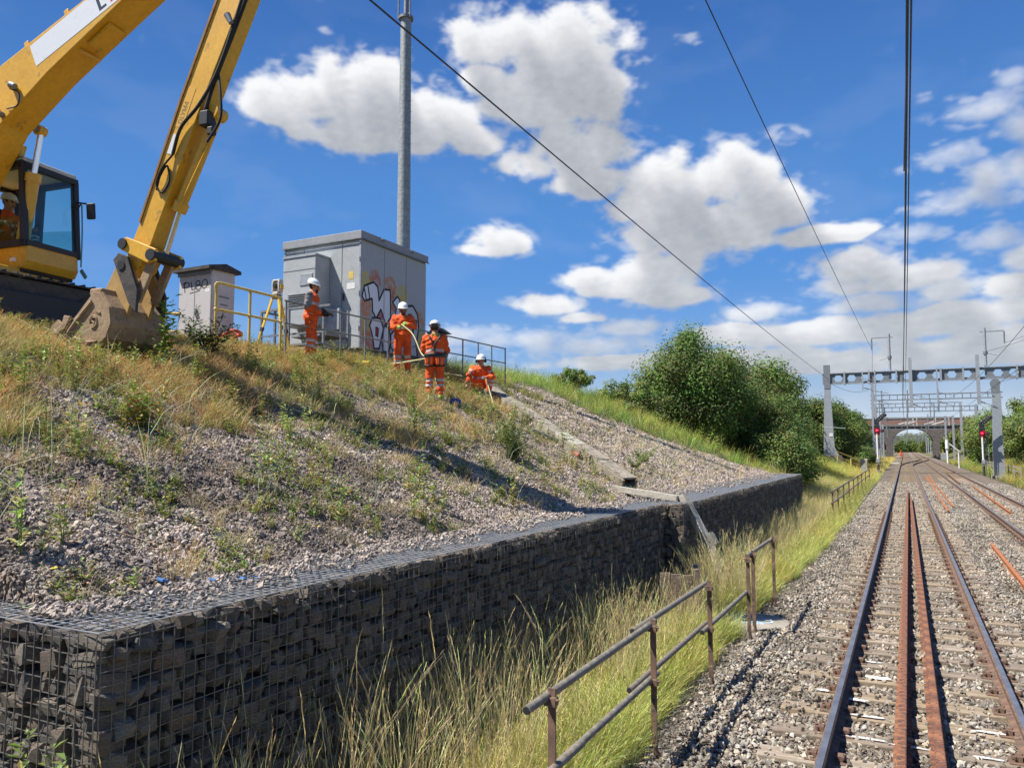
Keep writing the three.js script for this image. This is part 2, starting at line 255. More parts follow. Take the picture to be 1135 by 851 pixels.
// scatter(list of variants' geometry, items [{p, s, r, c}]) -> one 'stuff' object made of instances
function scatter(name, label, variants, items, mat, partName) {
  const root = new THREE.Group(); root.name = numbered(name); root.userData = { kind: 'stuff', label }; scene.add(root);
  variants.forEach((g, vi) => {
    const mine = items.filter((q, i) => i % variants.length === vi); if (!mine.length) return;
    const im = new THREE.InstancedMesh(g, mat, mine.length); im.name = partName; im.userData.kind = 'stuff'; im.castShadow = im.receiveShadow = true;
    mine.forEach((q, i) => { dummy.position.set(q.p[0], q.p[1], q.p[2]); dummy.rotation.set(...q.r); dummy.scale.set(...(Array.isArray(q.s) ? q.s : [q.s, q.s, q.s])); dummy.updateMatrix(); im.setMatrixAt(i, dummy.matrix); im.setColorAt(i, tint.setRGB(...q.c)); });
    root.add(im);
  });
  return root;
}
const rocks = [1, 2, 3, 4, 5, 6].map((i) => rock(100 + i, 10 + i % 3));
{
  const R = rng(21), items = [];
  for (let k = 0; k < 700000 && items.length < 235000; k++) {
    const x = -4.5 - 8 * R(), z = -2.3 - 31 * Math.pow(R(), 1.35);
    if (z < zGreen(x) + 0.4 || x < -11.6) continue;
    const v = veg(x, z); if (R() < v * 1.02) continue;
    if (Math.abs(z - zTrough(x)) < 0.24 && x < -4.9 && x > -10.3) continue;
    const d = Math.hypot(x, z), s = (0.018 + 0.032 * R() * R() + (R() < 0.025 ? 0.035 : 0)) * (1 + 0.35 * sstep(12, 28, d)) * (1 + 0.25 * sstep(-16, -20, z)), b = (0.15 + 0.275 * R()) * lerp(0.62, 1.12, sstep(-0.25, 0.2, fbm(x * 0.45 + 60, z * 0.45, 4) + 0.22 * sstep(-7, -10, z) * sstep(0.5, 0.1, tUp(x, z)) + 0.25 * sstep(-15, -17, z))), w = R();
    items.push({ p: [x, H(x, z) + s * 0.18, z], s: [s * 1.3, s, s * 1.15], r: [R() * 6, R() * 6, R() * 6], c: [b * (1.10 + 0.10 * w), b * (0.97 - 0.02 * w), b * (0.85 - 0.10 * w)] });
  }
  for (let k = 0; k < 5200; k++) { // spilled over the back of the gabion lids
    const z = -2.8 - 27.5 * Math.pow(R(), 1.3), far = z < -13.4, d = Math.pow(R(), 1.9), x = (far ? -4.75 : -4.62) + (far ? 0.85 : 0.55) * d * (0.55 + 0.9 * (0.5 + 0.5 * n2(z * 0.9, 4))), s = 0.022 + 0.036 * R() * R(), b = 0.16 + 0.27 * R(), w = R();
    items.push({ p: [x, 1.425 + s * 0.3, z], s: [s * 1.3, s, s * 1.15], r: [R() * 6, R() * 6, R() * 6], c: [b * (1.10 + 0.10 * w), b * 0.97, b * (0.86 - 0.09 * w)] });
  }
  scatter('bank_gravel', 'pinkish grey crushed stone spread over the embankment slope', rocks, items, stoneMat, 'crushed_stone');
}
const sleeperPitch = 0.65;
{
  const R = rng(22), items = [];
  for (let k = 0; k < 400000 && items.length < 125000; k++) {
    const z = -2.2 - 62 * Math.pow(R(), 1.6), x = -2.75 + 9 * R();
    if (x > 1.3 + (-z) * 0.22) continue;
    if (Math.hypot(x + 2.16, z + 12.1) < 0.58) continue;
    const fringe = x < -2.0 ? sstep(-2.75, -2.0, x + 0.25 * n2(z * 0.9, 3)) : 1; if (R() > fringe) continue;
    const c1 = Math.abs(x - 0.08) < 1.3, c2 = Math.abs(x - 3.6) < 1.3; let y = H(x, z);
    if (c1 || c2) { const q = ((z % sleeperPitch) + sleeperPitch) % sleeperPitch; if (q > 0.02 && q < 0.26) { if (R() < 0.66) continue; y = -0.165; } if ([-0.67, 0.83, 2.85, 4.35].some((r) => Math.abs(x - r) < 0.11)) continue; }
    else if (x > -1.9) y += 0.01;
    const s = (0.026 + 0.05 * R() * R() + 0.012 * R()) * (1 + 0.5 * sstep(20, 55, -z)), warm = R(), dark = R() < 0.25 ? 0.5 : 1, b = (0.145 + 0.27 * R()) * dark * (0.85 + 0.3 * sstep(-0.3, 0.3, fbm(x * 0.9, z * 0.35, 3)));
    items.push({ p: [x, y + s * 0.15, z], s: [s * 1.25, s, s], r: [R() * 6, R() * 6, R() * 6], c: [b * (1.04 + 0.13 * warm), b * (0.97 + 0.0 * warm), b * (0.86 - 0.15 * warm)] });
  }
  scatter('track_ballast', 'grey brown ballast stones between and beside the tracks', rocks, items, stoneMat, 'ballast_stone');
}
console.log('ground');
// ---------------------------------------------------------------- tracks
function railShape() { const s = new THREE.Shape(); const p = [[-0.07, -0.16], [0.07, -0.16], [0.07, -0.15], [0.012, -0.132], [0.009, -0.05], [0.035, -0.04], [0.035, -0.006], [0.028, 0], [-0.028, 0], [-0.035, -0.006], [-0.035, -0.04], [-0.009, -0.05], [-0.012, -0.132], [-0.07, -0.15]]; p.forEach(([x, y], i) => i ? s.lineTo(x, y) : s.moveTo(x, y)); return s; }
function railGeo(pts) { // rail swept along ground points [x, y, z]
  const sh = railShape().getPoints(), n = pts.length, pos = [], idx = [], m = sh.length;
  pts.forEach((p, i) => { const a = pts[Math.max(0, i - 1)], b = pts[Math.min(n - 1, i + 1)], d = V(b[0] - a[0], 0, b[2] - a[2]).normalize(), sx = -d.z, sz = d.x; for (const q of sh) pos.push(p[0] + sx * q.x, p[1] + q.y, p[2] + sz * q.x); });
  for (let i = 0; i < n - 1; i++) for (let k = 0; k < m; k++) { const a = i * m + k, b = i * m + (k + 1) % m; idx.push(a, a + m, b, b, a + m, b + m); }
  const tri = THREE.ShapeUtils.triangulateShape(sh, []); for (const t of tri) { idx.push(t[0], t[1], t[2]); const o = (n - 1) * m; idx.push(o + t[2], o + t[1], o + t[0]); }
  let g = new THREE.BufferGeometry(); g.setAttribute('position', new THREE.BufferAttribute(new Float32Array(pos), 3)); g.setIndex(idx); g = g.toNonIndexed(); g.computeVertexNormals(); return g;
}
const bendAt = (z) => 0;
function zline(x, z0, z1, step, y = 0, x1 = x) { const o = []; const n = Math.max(1, Math.round(Math.abs(z1 - z0) / step)); for (let i = 0; i <= n; i++) { const t = i / n; o.push([lerp(x, x1, t), y, lerp(z0, z1, t)]); } return o; }
const sleeperVar = [0, 1, 2].map((i) => { const R = rng(300 + i), g = rbox(2.55, 0.15, 0.24, 0.015).toNonIndexed(); const p = g.attributes.position; for (let k = 0; k < p.count; k++) { const x = p.getX(k), z = p.getZ(k), y = p.getY(k); p.setY(k, y + 0.008 * n3(x * 3 + i * 9, y * 9, z * 9)); p.setZ(k, z + 0.008 * n3(x * 2 - i * 5, 4, z * 3)); } g.computeVertexNormals(); return metreUV(g); });
const fastening = merge([rbox(0.34, 0.022, 0.17, 0.006, 0, -0.163, 0), ...[-1, 1].flatMap((s) => [box(0.05, 0.05, 0.09, s * 0.10, -0.135, 0), bar(V(s * 0.07, -0.115, -0.05), V(s * 0.13, -0.12, 0.05), 0.011, 6), bar(V(s * 0.13, -0.12, -0.05), V(s * 0.13, -0.12, 0.06), 0.011, 6), bar(V(s * 0.14, -0.16, 0), V(s * 0.14, -0.10, 0), 0.014, 6)])]);
const sleeperMats = [M.sleeper, mottled([0.20, 0.155, 0.11], [0.34, 0.285, 0.22], { f: 5, m: 0.9, rough: 0.95, stretch: 5, bump: 0.006 }), mottled([0.13, 0.10, 0.075], [0.25, 0.20, 0.15], { f: 5, m: 0.9, rough: 0.95, stretch: 5, bump: 0.006 })];
function track(name, label, rails, zNear, zMid, zFar, group) {
  const t = thing(name, label, 'railway track', [0, 0, 0], 0, group), cx = (rails[0] + rails[1]) / 2, R = rng(41 + rails[0] * 10);
  for (const x of rails) {
    const r = part(t, 'rail', railGeo(zline(x, zNear, zFar, 12)), M.railBody);
    part(r, 'running_surface', box(0.05, 0.006, Math.abs(zFar - zNear), x + 0.002, 0.0045, (zNear + zFar) / 2), M.railTop);
  }
  const rest = [];
  for (let k = Math.ceil(-zNear / sleeperPitch); k * sleeperPitch < -zFar; k++) {
    const z = -k * sleeperPitch + 0.14, far = -z > -zMid;
    if (far) { rest.push(box(2.5, 0.14, 0.24, cx, -0.235, z)); continue; }
    const s = new THREE.Mesh(sleeperVar[k % 3], sleeperMats[(R() * 3) | 0]); s.name = 'sleeper'; s.position.set(cx + (R() - 0.5) * 0.06, -0.24 + (R() - 0.5) * 0.008, z); s.rotation.y = (R() - 0.5) * 0.02; s.castShadow = s.receiveShadow = true; t.add(s);
    if (-z < 34) for (const x of rails) { const f = new THREE.Mesh(fastening, M.railBody); f.name = 'rail_fastening'; f.position.set(x, 0, z); f.castShadow = f.receiveShadow = true; t.add(f); }
  }
  part(t, 'distant_sleepers', rest, M.sleeper, 'stuff');
  return t;
}
const nearTrack = track('railway_track', 'near railway track with two rusty spare rails lying between its running rails', [-0.67, 0.83], 3, -62, -420, 'running lines');
track('railway_track', 'far railway track on the right beyond the six-foot', [2.85, 4.35], -8, -75, -420, 'running lines');
{ // white paint daubed on a few sleepers near the camera
  const R = rng(9), white = mottled([0.55, 0.54, 0.5], [0.78, 0.77, 0.74], { f: 9, m: 0.2, rough: 0.85, speck: [0.3, 0.26, 0.2], amount: 0.4 });
  for (const [x, z, l, w] of [[-0.40, -8.24, 0.34, 0.05], [-0.36, -9.64, 0.26, 0.12], [-0.52, -8.72, 0.2, 0.06], [-0.06, -7.58, 0.3, 0.035], [-0.42, -7.62, 0.36, 0.04], [0.6, -8.28, 0.32, 0.045], [0.52, -7.60, 0.25, 0.03], [-0.86, -8.9, 0.14, 0.06], [-0.45, -10.3, 0.22, 0.05]]) {
    const n = 14, sh = new THREE.Shape(); for (let i = 0; i < n; i++) { const a = i / n * 6.283, k = 0.75 + 0.5 * R(); const px = Math.cos(a) * l / 2 * k, py = Math.sin(a) * w / 2 * k * (0.7 + 0.6 * R()); i ? sh.lineTo(px, py) : sh.moveTo(px, py); }
    part(nearTrack, 'paint_daub', new THREE.ExtrudeGeometry(sh, { depth: 0.004, bevelEnabled: false }).rotateX(-Math.PI / 2).translate(x, -0.153, z), white);
  }
}
// spare rails lying loose
function spareRail(label, pts, mat = M.rust, group = 'rusty rails lying loose') { const o = part(scene, 'loose_rail', railGeo(pts), mat); tag(o, label, 'rail', group); return o; }
spareRail('long rusty rail lying in the near track, left one of the pair', zline(-0.15, 2, -49, 6, -0.002, 0.05));
spareRail('long rusty rail lying in the near track, right one of the pair', zline(0.155, 2, -42, 6, -0.002, 0.165));
spareRail('orange rusty rail end lying between the tracks, nearest the camera on the right edge', zline(1.80, -12, -23.5, 2, -0.06, 1.90), M.rustBright);
spareRail('rusty rail between the tracks beside the near track, left of a pair', zline(1.42, -35, -76, 5, -0.07, 1.55), M.rustBright);
spareRail('rusty rail between the tracks beside the near track, right of a pair', zline(1.72, -38, -80, 5, -0.07, 1.80), M.rustBright);
spareRail('orange rusty rail lying in the four-foot of the far track', zline(3.50, -35, -57, 4, -0.05, 3.78), M.rustBright);
spareRail('short rusty rail lying in the far track near the crossover', zline(3.3, -62, -84, 4, -0.05, 3.45));
// crossover rails between the two tracks in the distance
for (const [dx, lab] of [[0, 'left rail of the distant crossover between the two tracks'], [1.5, 'right rail of the distant crossover between the two tracks']]) {
  const pts = []; for (let i = 0; i <= 20; i++) { const t = i / 20; pts.push([lerp(-0.6 + dx, 2.9 + dx, sstep(0, 1, t)), 0.002, lerp(-118, -190, t)]); }
  const o = part(scene, 'crossover_rail', railGeo(pts), M.railBody); tag(o, lab, 'rail', 'crossover rails');
}
// pale timber boards of the crossing beyond
tag(part(scene, 'walkway_board', [box(2.2, 0.05, 9, -2.0, -0.16, -140)], M.concrete), 'pale walkway strip left of the near track by the crossover', 'walkway');
// ---------------------------------------------------------------- gabion walls
const gabMats = [0, 1, 2, 3].map((i) => mottled([[0.095, 0.083, 0.068], [0.13, 0.10, 0.076], [0.08, 0.073, 0.064], [0.15, 0.128, 0.098]][i], [[0.18, 0.155, 0.125], [0.22, 0.175, 0.13], [0.15, 0.135, 0.118], [0.26, 0.225, 0.175]][i], { f: 7, m: 0.35, rough: 0.93, bump: 0.006 }));
const gabRocks = Array.from({ length: 14 }, (_, i) => { // blocky quarry stone in a unit box
  const R = rng(500 + i), p = []; for (const sx of [-1, 1]) for (const sy of [-1, 1]) for (const sz of [-1, 1]) { p.push(V(sx * (0.27 + 0.2 * R()), sy * (0.3 + 0.18 * R()), sz * (0.3 + 0.18 * R()))); if (R() < 0.55) p.push(V(sx * (0.40 + 0.1 * R()), sy * 0.25 * R(), sz * 0.36 * R())); }
  for (let k = 0; k < 4; k++) p.push(V((R() - 0.5) * 0.5, (R() - 0.5) * 0.9, (R() - 0.5) * 0.95)); const g = new ConvexGeometry(p); return metreUV(g);
});
const gabWire = flat(0.16, 0.155, 0.145, 0.55, 0.4);
function gabionWall(name, label, xf, z0, z1, y0, y1, width, budget, seed, group) {
  const t = thing(name, label, 'gabion wall', [xf, y0, z0], 0, group), R = rng(seed), hgt = y1 - y0, len = z0 - z1, list = [];
  const face = (u0, u1, put) => { for (let y = 0.02; y < hgt - 0.06;) { const h = Math.min(0.085 + 0.09 * R(), hgt - y); for (let u = u0 - 0.1 * R(); u < u1;) { const w = 0.07 + 0.13 * R() * (0.5 + R()); put(u + w / 2, y + h / 2, w, h); u += w * 0.96; } y += h * 0.93; } };
  face(0, len, (u, y, w, h) => list.push([-0.11 + (R() - 0.5) * 0.07, Math.min(y + (R() - 0.5) * 0.05, hgt - h * 0.45), -Math.min(Math.max(u, w * 0.45), len - w * 0.45), 0.24, h * 1.0, w * 0.97]));
  face(0.05, width, (u, y, w, h) => list.push([-Math.min(Math.max(u, w * 0.45), width - w * 0.4), Math.min(y + (R() - 0.5) * 0.04, hgt - h * 0.45), -0.11 + (R() - 0.5) * 0.06, w * 0.97, h * 1.0, 0.24]));
  const lid = []; for (let k = 0; k < len * width * 75; k++) { const s = 0.08 + 0.1 * R(); lid.push([-0.06 - (width - 0.12) * R(), hgt - 0.045 - 0.02 * R(), -0.05 - (len - 0.1) * R(), s * 1.3, s * 0.7, s]); }
  const score = (s) => Math.hypot(xf + s[0], z0 + s[2]); list.sort((a, b) => score(a) - score(b));
  const rest = [], mat4 = new THREE.Matrix4(), e = new THREE.Euler(), q = new THREE.Quaternion();
  list.forEach((s, i) => {
    const g = gabRocks[(R() * 14) | 0]; e.set((R() - 0.5) * 0.5 + (R() < 0.5 ? Math.PI : 0), (R() - 0.5) * 0.6, (R() - 0.5) * 0.5);
    if (i < budget) { const m = new THREE.Mesh(g, gabMats[(R() * 4) | 0]); m.name = 'stone'; m.position.set(s[0], s[1], s[2]); m.rotation.copy(e); m.scale.set(s[3], s[4], s[5]); m.castShadow = m.receiveShadow = true; t.add(m); }
    else rest.push(g.clone().applyMatrix4(mat4.compose(V(s[0], s[1], s[2]), q.setFromEuler(e), V(s[3], s[4], s[5]))));
  });
  const lg = lid.map((s) => gabRocks[(R() * 14) | 0].clone().applyMatrix4(mat4.compose(V(s[0], s[1], s[2]), q.setFromEuler(e.set(0, R() * 6, 0)), V(s[3], s[4], s[5]))));
  for (const [nm, all] of [['stone_fill', rest], ['top_stone', lg]]) for (let k = 0; k < 4; k++) { const sl = all.filter((_, i) => i % 4 === k); if (sl.length) { const m = new THREE.Mesh(mergeGeometries(sl), gabMats[k]); m.name = nm; m.userData.kind = 'stuff'; m.castShadow = m.receiveShadow = true; t.add(m); } }
  part(t, 'stone_core', [box(width - 0.30, hgt - 0.16, len - 0.30, -width / 2 - 0.05, hgt / 2 - 0.08, -len / 2 - 0.05)], gabMats[0]);
  // welded wire panels, 76 mm squares
  const wg = 0.0762, wr = 0.0045, front = [], end = [], top = [];
  for (let y = 0; y <= hgt + 0.01; y += wg) { front.push(box(wr, wr, len, 0.012, y, -len / 2)); end.push(box(width, wr, wr, -width / 2, y, 0.012)); }
  for (let z = 0; z <= len; z += wg) { front.push(box(wr, hgt, wr, 0.016, hgt / 2, -z)); top.push(box(width, wr, wr * 1.5, -width / 2, hgt + 0.012, -z)); }
  for (let x = 0; x <= width; x += wg) { end.push(box(wr, hgt, wr, -x, hgt / 2, 0.016)); top.push(box(wr * 1.5, wr, len, -x, hgt + 0.017, -len / 2)); }
  part(t, 'front_wire_panel', front, gabWire, 'stuff'); part(t, 'end_wire_panel', end, gabWire, 'stuff'); part(t, 'lid_wire_panel', top, M.galv, 'stuff');
  return t;
}
gabionWall('gabion_wall', 'long nearer gabion wall of dark stones in wire baskets at the foot of the bank', -3.82, -2.7, -13.3, -0.62, 1.40, 1.6, 300, 61, 'gabion retaining walls');
gabionWall('gabion_wall', 'farther gabion wall beyond the leaning concrete post, set closer to the track', -3.47, -13.36, -30.6, -0.62, 1.40, 1.35, 300, 62, 'gabion retaining walls');
// blue plastic scraps on the lid
{ const R = rng(70), blue = flat(0.04, 0.14, 0.36, 0.6); [[-4.50, -4.05], [-4.46, -4.25], [-4.42, -4.40], [-4.60, -3.7]].forEach(([x, z], i) => { const sh = new THREE.Shape(); for (let k = 0; k < 9; k++) { const a = k / 9 * 6.28, r = 0.012 + 0.03 * R(); k ? sh.lineTo(Math.cos(a) * r * 1.5, Math.sin(a) * r) : sh.moveTo(r * 1.5, 0); }
  const g = new THREE.ExtrudeGeometry(sh, { depth: 0.012, bevelEnabled: true, bevelSize: 0.006, bevelThickness: 0.004, bevelSegments: 1 }).rotateX(-1.45 + 0.3 * R()).rotateY(R() * 3); tag(part(scene, 'plastic_scrap', g.translate(x, H(x - 0.1, z) + 0.05, z), blue), ['scrap of blue plastic on the near gabion lid, second from the left', 'scrap of blue plastic on the near gabion lid, third from the left', 'scrap of blue plastic on the near gabion lid, farthest right', 'scrap of blue plastic on the near gabion lid, farthest left'][i], 'plastic scrap', 'blue plastic scraps on the gabion lid'); }); }

// ---------------------------------------------------------------- cess handrails
function handrail(name, label, x, posts, topY, midY, gaps, opt = {}) {
  const t = thing(name, label, 'handrail', [0, 0, 0], 0, 'rusty handrails beside the track');
  for (const z of posts) {
    const gy = H(x, z) - 0.05, p = part(t, 'post', [beam(V(x, gy + 0.16, z), V(x, topY + 0.06, z), 0.05, 0.014), tube([[x + 0.005, gy + 0.17, z], [x + 0.02, gy + 0.08, z], [x + 0.10, gy + 0.06, z - 0.02], [x + 0.25, gy + 0.07, z - 0.03]], 0.022, 6)], M.railBody);
    for (const y of [topY, midY]) if (y) part(p, 'clamp', [box(0.075, 0.05, 0.05, x, y - 0.015, z + 0.015), bar(V(x - 0.05, y, z + 0.03), V(x + 0.06, y, z + 0.03), 0.009, 6)], M.railBody);
  }
  for (const [z0, z1, y, dx = 0, dy = 0] of gaps) { const a = V(x - 0.03 + dx, y + dy, z0), b = V(x - 0.03 + dx, y - dy * 0.5, z1), p = part(t, 'pipe', [bar(a, b, opt.r || 0.027, 12)], M.pipe); part(p, 'pipe_end', [bar(a.clone().add(V(0, 0, 0.006)), a, 0.021, 10)], M.black); }
  return t;
}
handrail('cess_handrail', 'rusty pipe handrail on flat posts in the long grass, nearest the camera', -2.0, [-4.46, -6.6, -8.75, -11.1], 0.85, 0.40, [[-4.16, -6.75, 0.86], [-6.30, -8.95, 0.85, -0.055, 0.01], [-3.4, -6.8, 0.40], [-6.2, -8.9, 0.41, -0.055], [-8.5, -11.2, 0.40, 0, 0.0], [-3.3, -4.9, 0.44, 0.05]]);
handrail('cess_handrail', 'short rusty handrail frame standing beyond the round concrete cover', -2.0, [-11.5, -13.4], 0.86, 0, [[-11.2, -13.5, 0.88]]);
handrail('cess_handrail', 'distant rusty handrail row along the left of the track', -2.35, [-29.6, -32, -35, -38.5, -42, -46, -50, -55, -61], 0.82, 0.42, [[-29.5, -38.5, 0.82], [-38.5, -61, 0.82], [-29.5, -42, 0.42], [-42, -61, 0.42]], { r: 0.035 });
{ // round concrete cover with pale blue spray marks
  const t = thing('chamber_cover', 'round concrete chamber cover with pale blue spray marks beside the handrail', 'cover', [-2.18, -0.185, -12.1]);
  part(t, 'slab', [new THREE.LatheGeometry([[0, -0.12], [0.56, -0.12], [0.58, -0.10], [0.58, -0.012], [0.565, 0], [0, 0]].map((p) => new THREE.Vector2(...p)), 48)], mottled([0.22, 0.195, 0.155], [0.33, 0.295, 0.24], { f: 7, m: 0.9, rough: 0.95, bump: 0.003 }));
  const blue = mottled([0.30, 0.52, 0.66], [0.50, 0.66, 0.74], { f: 8, m: 0.2, rough: 0.9, speck: [0.33, 0.32, 0.28], amount: 0.42 });
  const ring = (cx, cz, r, w) => { const s = new THREE.Shape().absarc(0, 0, r, 0, 6.283); s.holes.push(new THREE.Path().absarc(0, 0, r - w, 0, 6.283)); return new THREE.ExtrudeGeometry(s, { depth: 0.004, bevelEnabled: false, curveSegments: 20 }).rotateX(-Math.PI / 2).translate(cx, 0.001, cz); };
  part(t, 'spray_mark', [ring(-0.05, 0.02, 0.17, 0.035), ring(0.22, 0.0, 0.13, 0.03), box(0.30, 0.004, 0.035, 0.1, 0.003, 0.19)], blue);
  part(t, 'spray_letter', [box(0.03, 0.004, 0.12, 0.29, 0.0075, -0.1), box(0.1, 0.004, 0.03, 0.27, 0.0075, -0.06)], M.white);
}
// leaning concrete post, stakes, timber board, marker
{
  const a = V(-2.50, -0.42, -13.52), b = V(-3.64, 1.53, -13.95), t = thing('concrete_post', 'pale concrete post leaning against the end of the farther gabion wall', 'post', [0, 0, 0]);
  part(t, 'shaft', [beam(a, b, 0.15, 0.13)], M.concrete); part(t, 'bracket', [beam(V(-2.98, 0.72, -13.62), V(-3.10, 0.90, -13.68), 0.10, 0.08)], M.concreteDark);
  tag(part(scene, 'concrete_beam', [beam(V(-3.7, 1.47, -13.9), V(-5.1, 1.60, -14.35), 0.14, 0.10)], M.concrete), 'concrete beam lying on the gravel behind the leaning post', 'beam');
  tag(part(scene, 'timber_stake', [beam(V(-4.62, 1.2, -24.6), V(-4.6, 1.78, -24.65), 0.05, 0.05)], mottled([0.45, 0.33, 0.15], [0.55, 0.42, 0.2], { f: 6, m: 0.3 })), 'small pale timber stake on the gravel above the farther gabion wall', 'stake');
  const s = thing('timber_board', 'weathered brown boards standing in the grass below the leaning post', 'board', [-3.05, -0.3, -11.3], 0.35); 
  for (let k = 0; k < 3; k++) part(s, 'plank', [rbox(0.15, 0.86 - 0.03 * k, 0.03, 0.006, -0.17 + 0.158 * k, 0.43, 0.006 * k)], M.timber); part(s, 'batten', [rbox(0.06, 0.95, 0.06, 0.006, 0.28, 0.45, 0.02)], M.timber);
  const mk = thing('marker_post', 'short stained white marker post in the grass beside the leaning concrete post', 'marker post', [-2.98, -0.40, -12.2], 0.2); part(mk, 'shaft', [rbox(0.09, 0.92, 0.08, 0.015, 0, 0.46, 0)], mottled([0.5, 0.48, 0.42], [0.62, 0.6, 0.55], { f: 8, m: 0.3, speck: [0.15, 0.13, 0.1], amount: 0.5 })); part(mk, 'cap', [rbox(0.105, 0.05, 0.095, 0.015, 0, 0.945, 0)], M.concreteDark);
}
// ---------------------------------------------------------------- concrete trough running down the bank
{
  const t = thing('cable_trough', 'line of concrete trough units stepping down the stony bank from the crouching man', 'trough', [0, 0, 0]), R = rng(80), N = 7, troughMat = mottled([0.19, 0.165, 0.125], [0.31, 0.27, 0.21], { f: 7, m: 0.9, rough: 0.95, speck: [0.10, 0.085, 0.06], amount: 0.4, bump: 0.004 });
  const P = (s) => { const x = lerp(-10.15, -4.95, s), z = zTrough(x); return V(x, H(x, z) + 0.02, z); };
  for (let k = 0; k < N; k++) {
    const a = P(k / N + 0.001), b = P((k + 1) / N - 0.001), o = (R() - 0.5) * 0.03, up = 0.10 + 0.012 * R(); a.z += o; b.z += o + (R() - 0.5) * 0.02; a.y += up; b.y += up;
    const d = b.clone().sub(a).normalize(), side = V(d.z, 0, -d.x).normalize(), off = (v, s, y) => v.clone().addScaledVector(side, s).add(V(0, y, 0));
    const m = troughMat;
    const u = part(t, 'trough_unit', [beam(off(a, 0.16, 0.0), off(b, 0.16, 0.0), 0.05, 0.18), beam(off(a, -0.16, 0.0), off(b, -0.16, 0.0), 0.05, 0.18), beam(off(a, 0, -0.07), off(b, 0, -0.07), 0.28, 0.04)], m);
    part(u, 'lid', [beam(off(a, 0.0 + 0.03 * R(), 0.115), off(b, -0.02 + 0.05 * R(), 0.115), 0.33, 0.04)], k === 4 ? M.concrete : m);
  }
  for (const [x, z, a] of [[-6.75, -16.6, 0.5], [-6.0, -16.0, 0.75], [-7.2, -16.1, 0.65]]) tag(part(scene, 'loose_slab', [rbox(1.0, 0.06, 0.16, 0.01, 0, 0, 0, 0, a, -0.4).translate(x, H(x, z) + 0.10, z)], M.concrete), 'broken pale concrete strip lying loose by the trough', 'slab', 'broken concrete strips by the trough');
  const red = mottled([0.28, 0.09, 0.055], [0.36, 0.14, 0.09], { f: 6, m: 0.3 }); tag(part(scene, 'broken_pipe', [bar(V(-6.55, H(-6.55, -15.75) + 0.07, -15.75), V(-6.32, H(-6.32, -15.6) + 0.07, -15.6), 0.05, 12)], red), 'short red clay pipe lying below the trough', 'pipe');
}
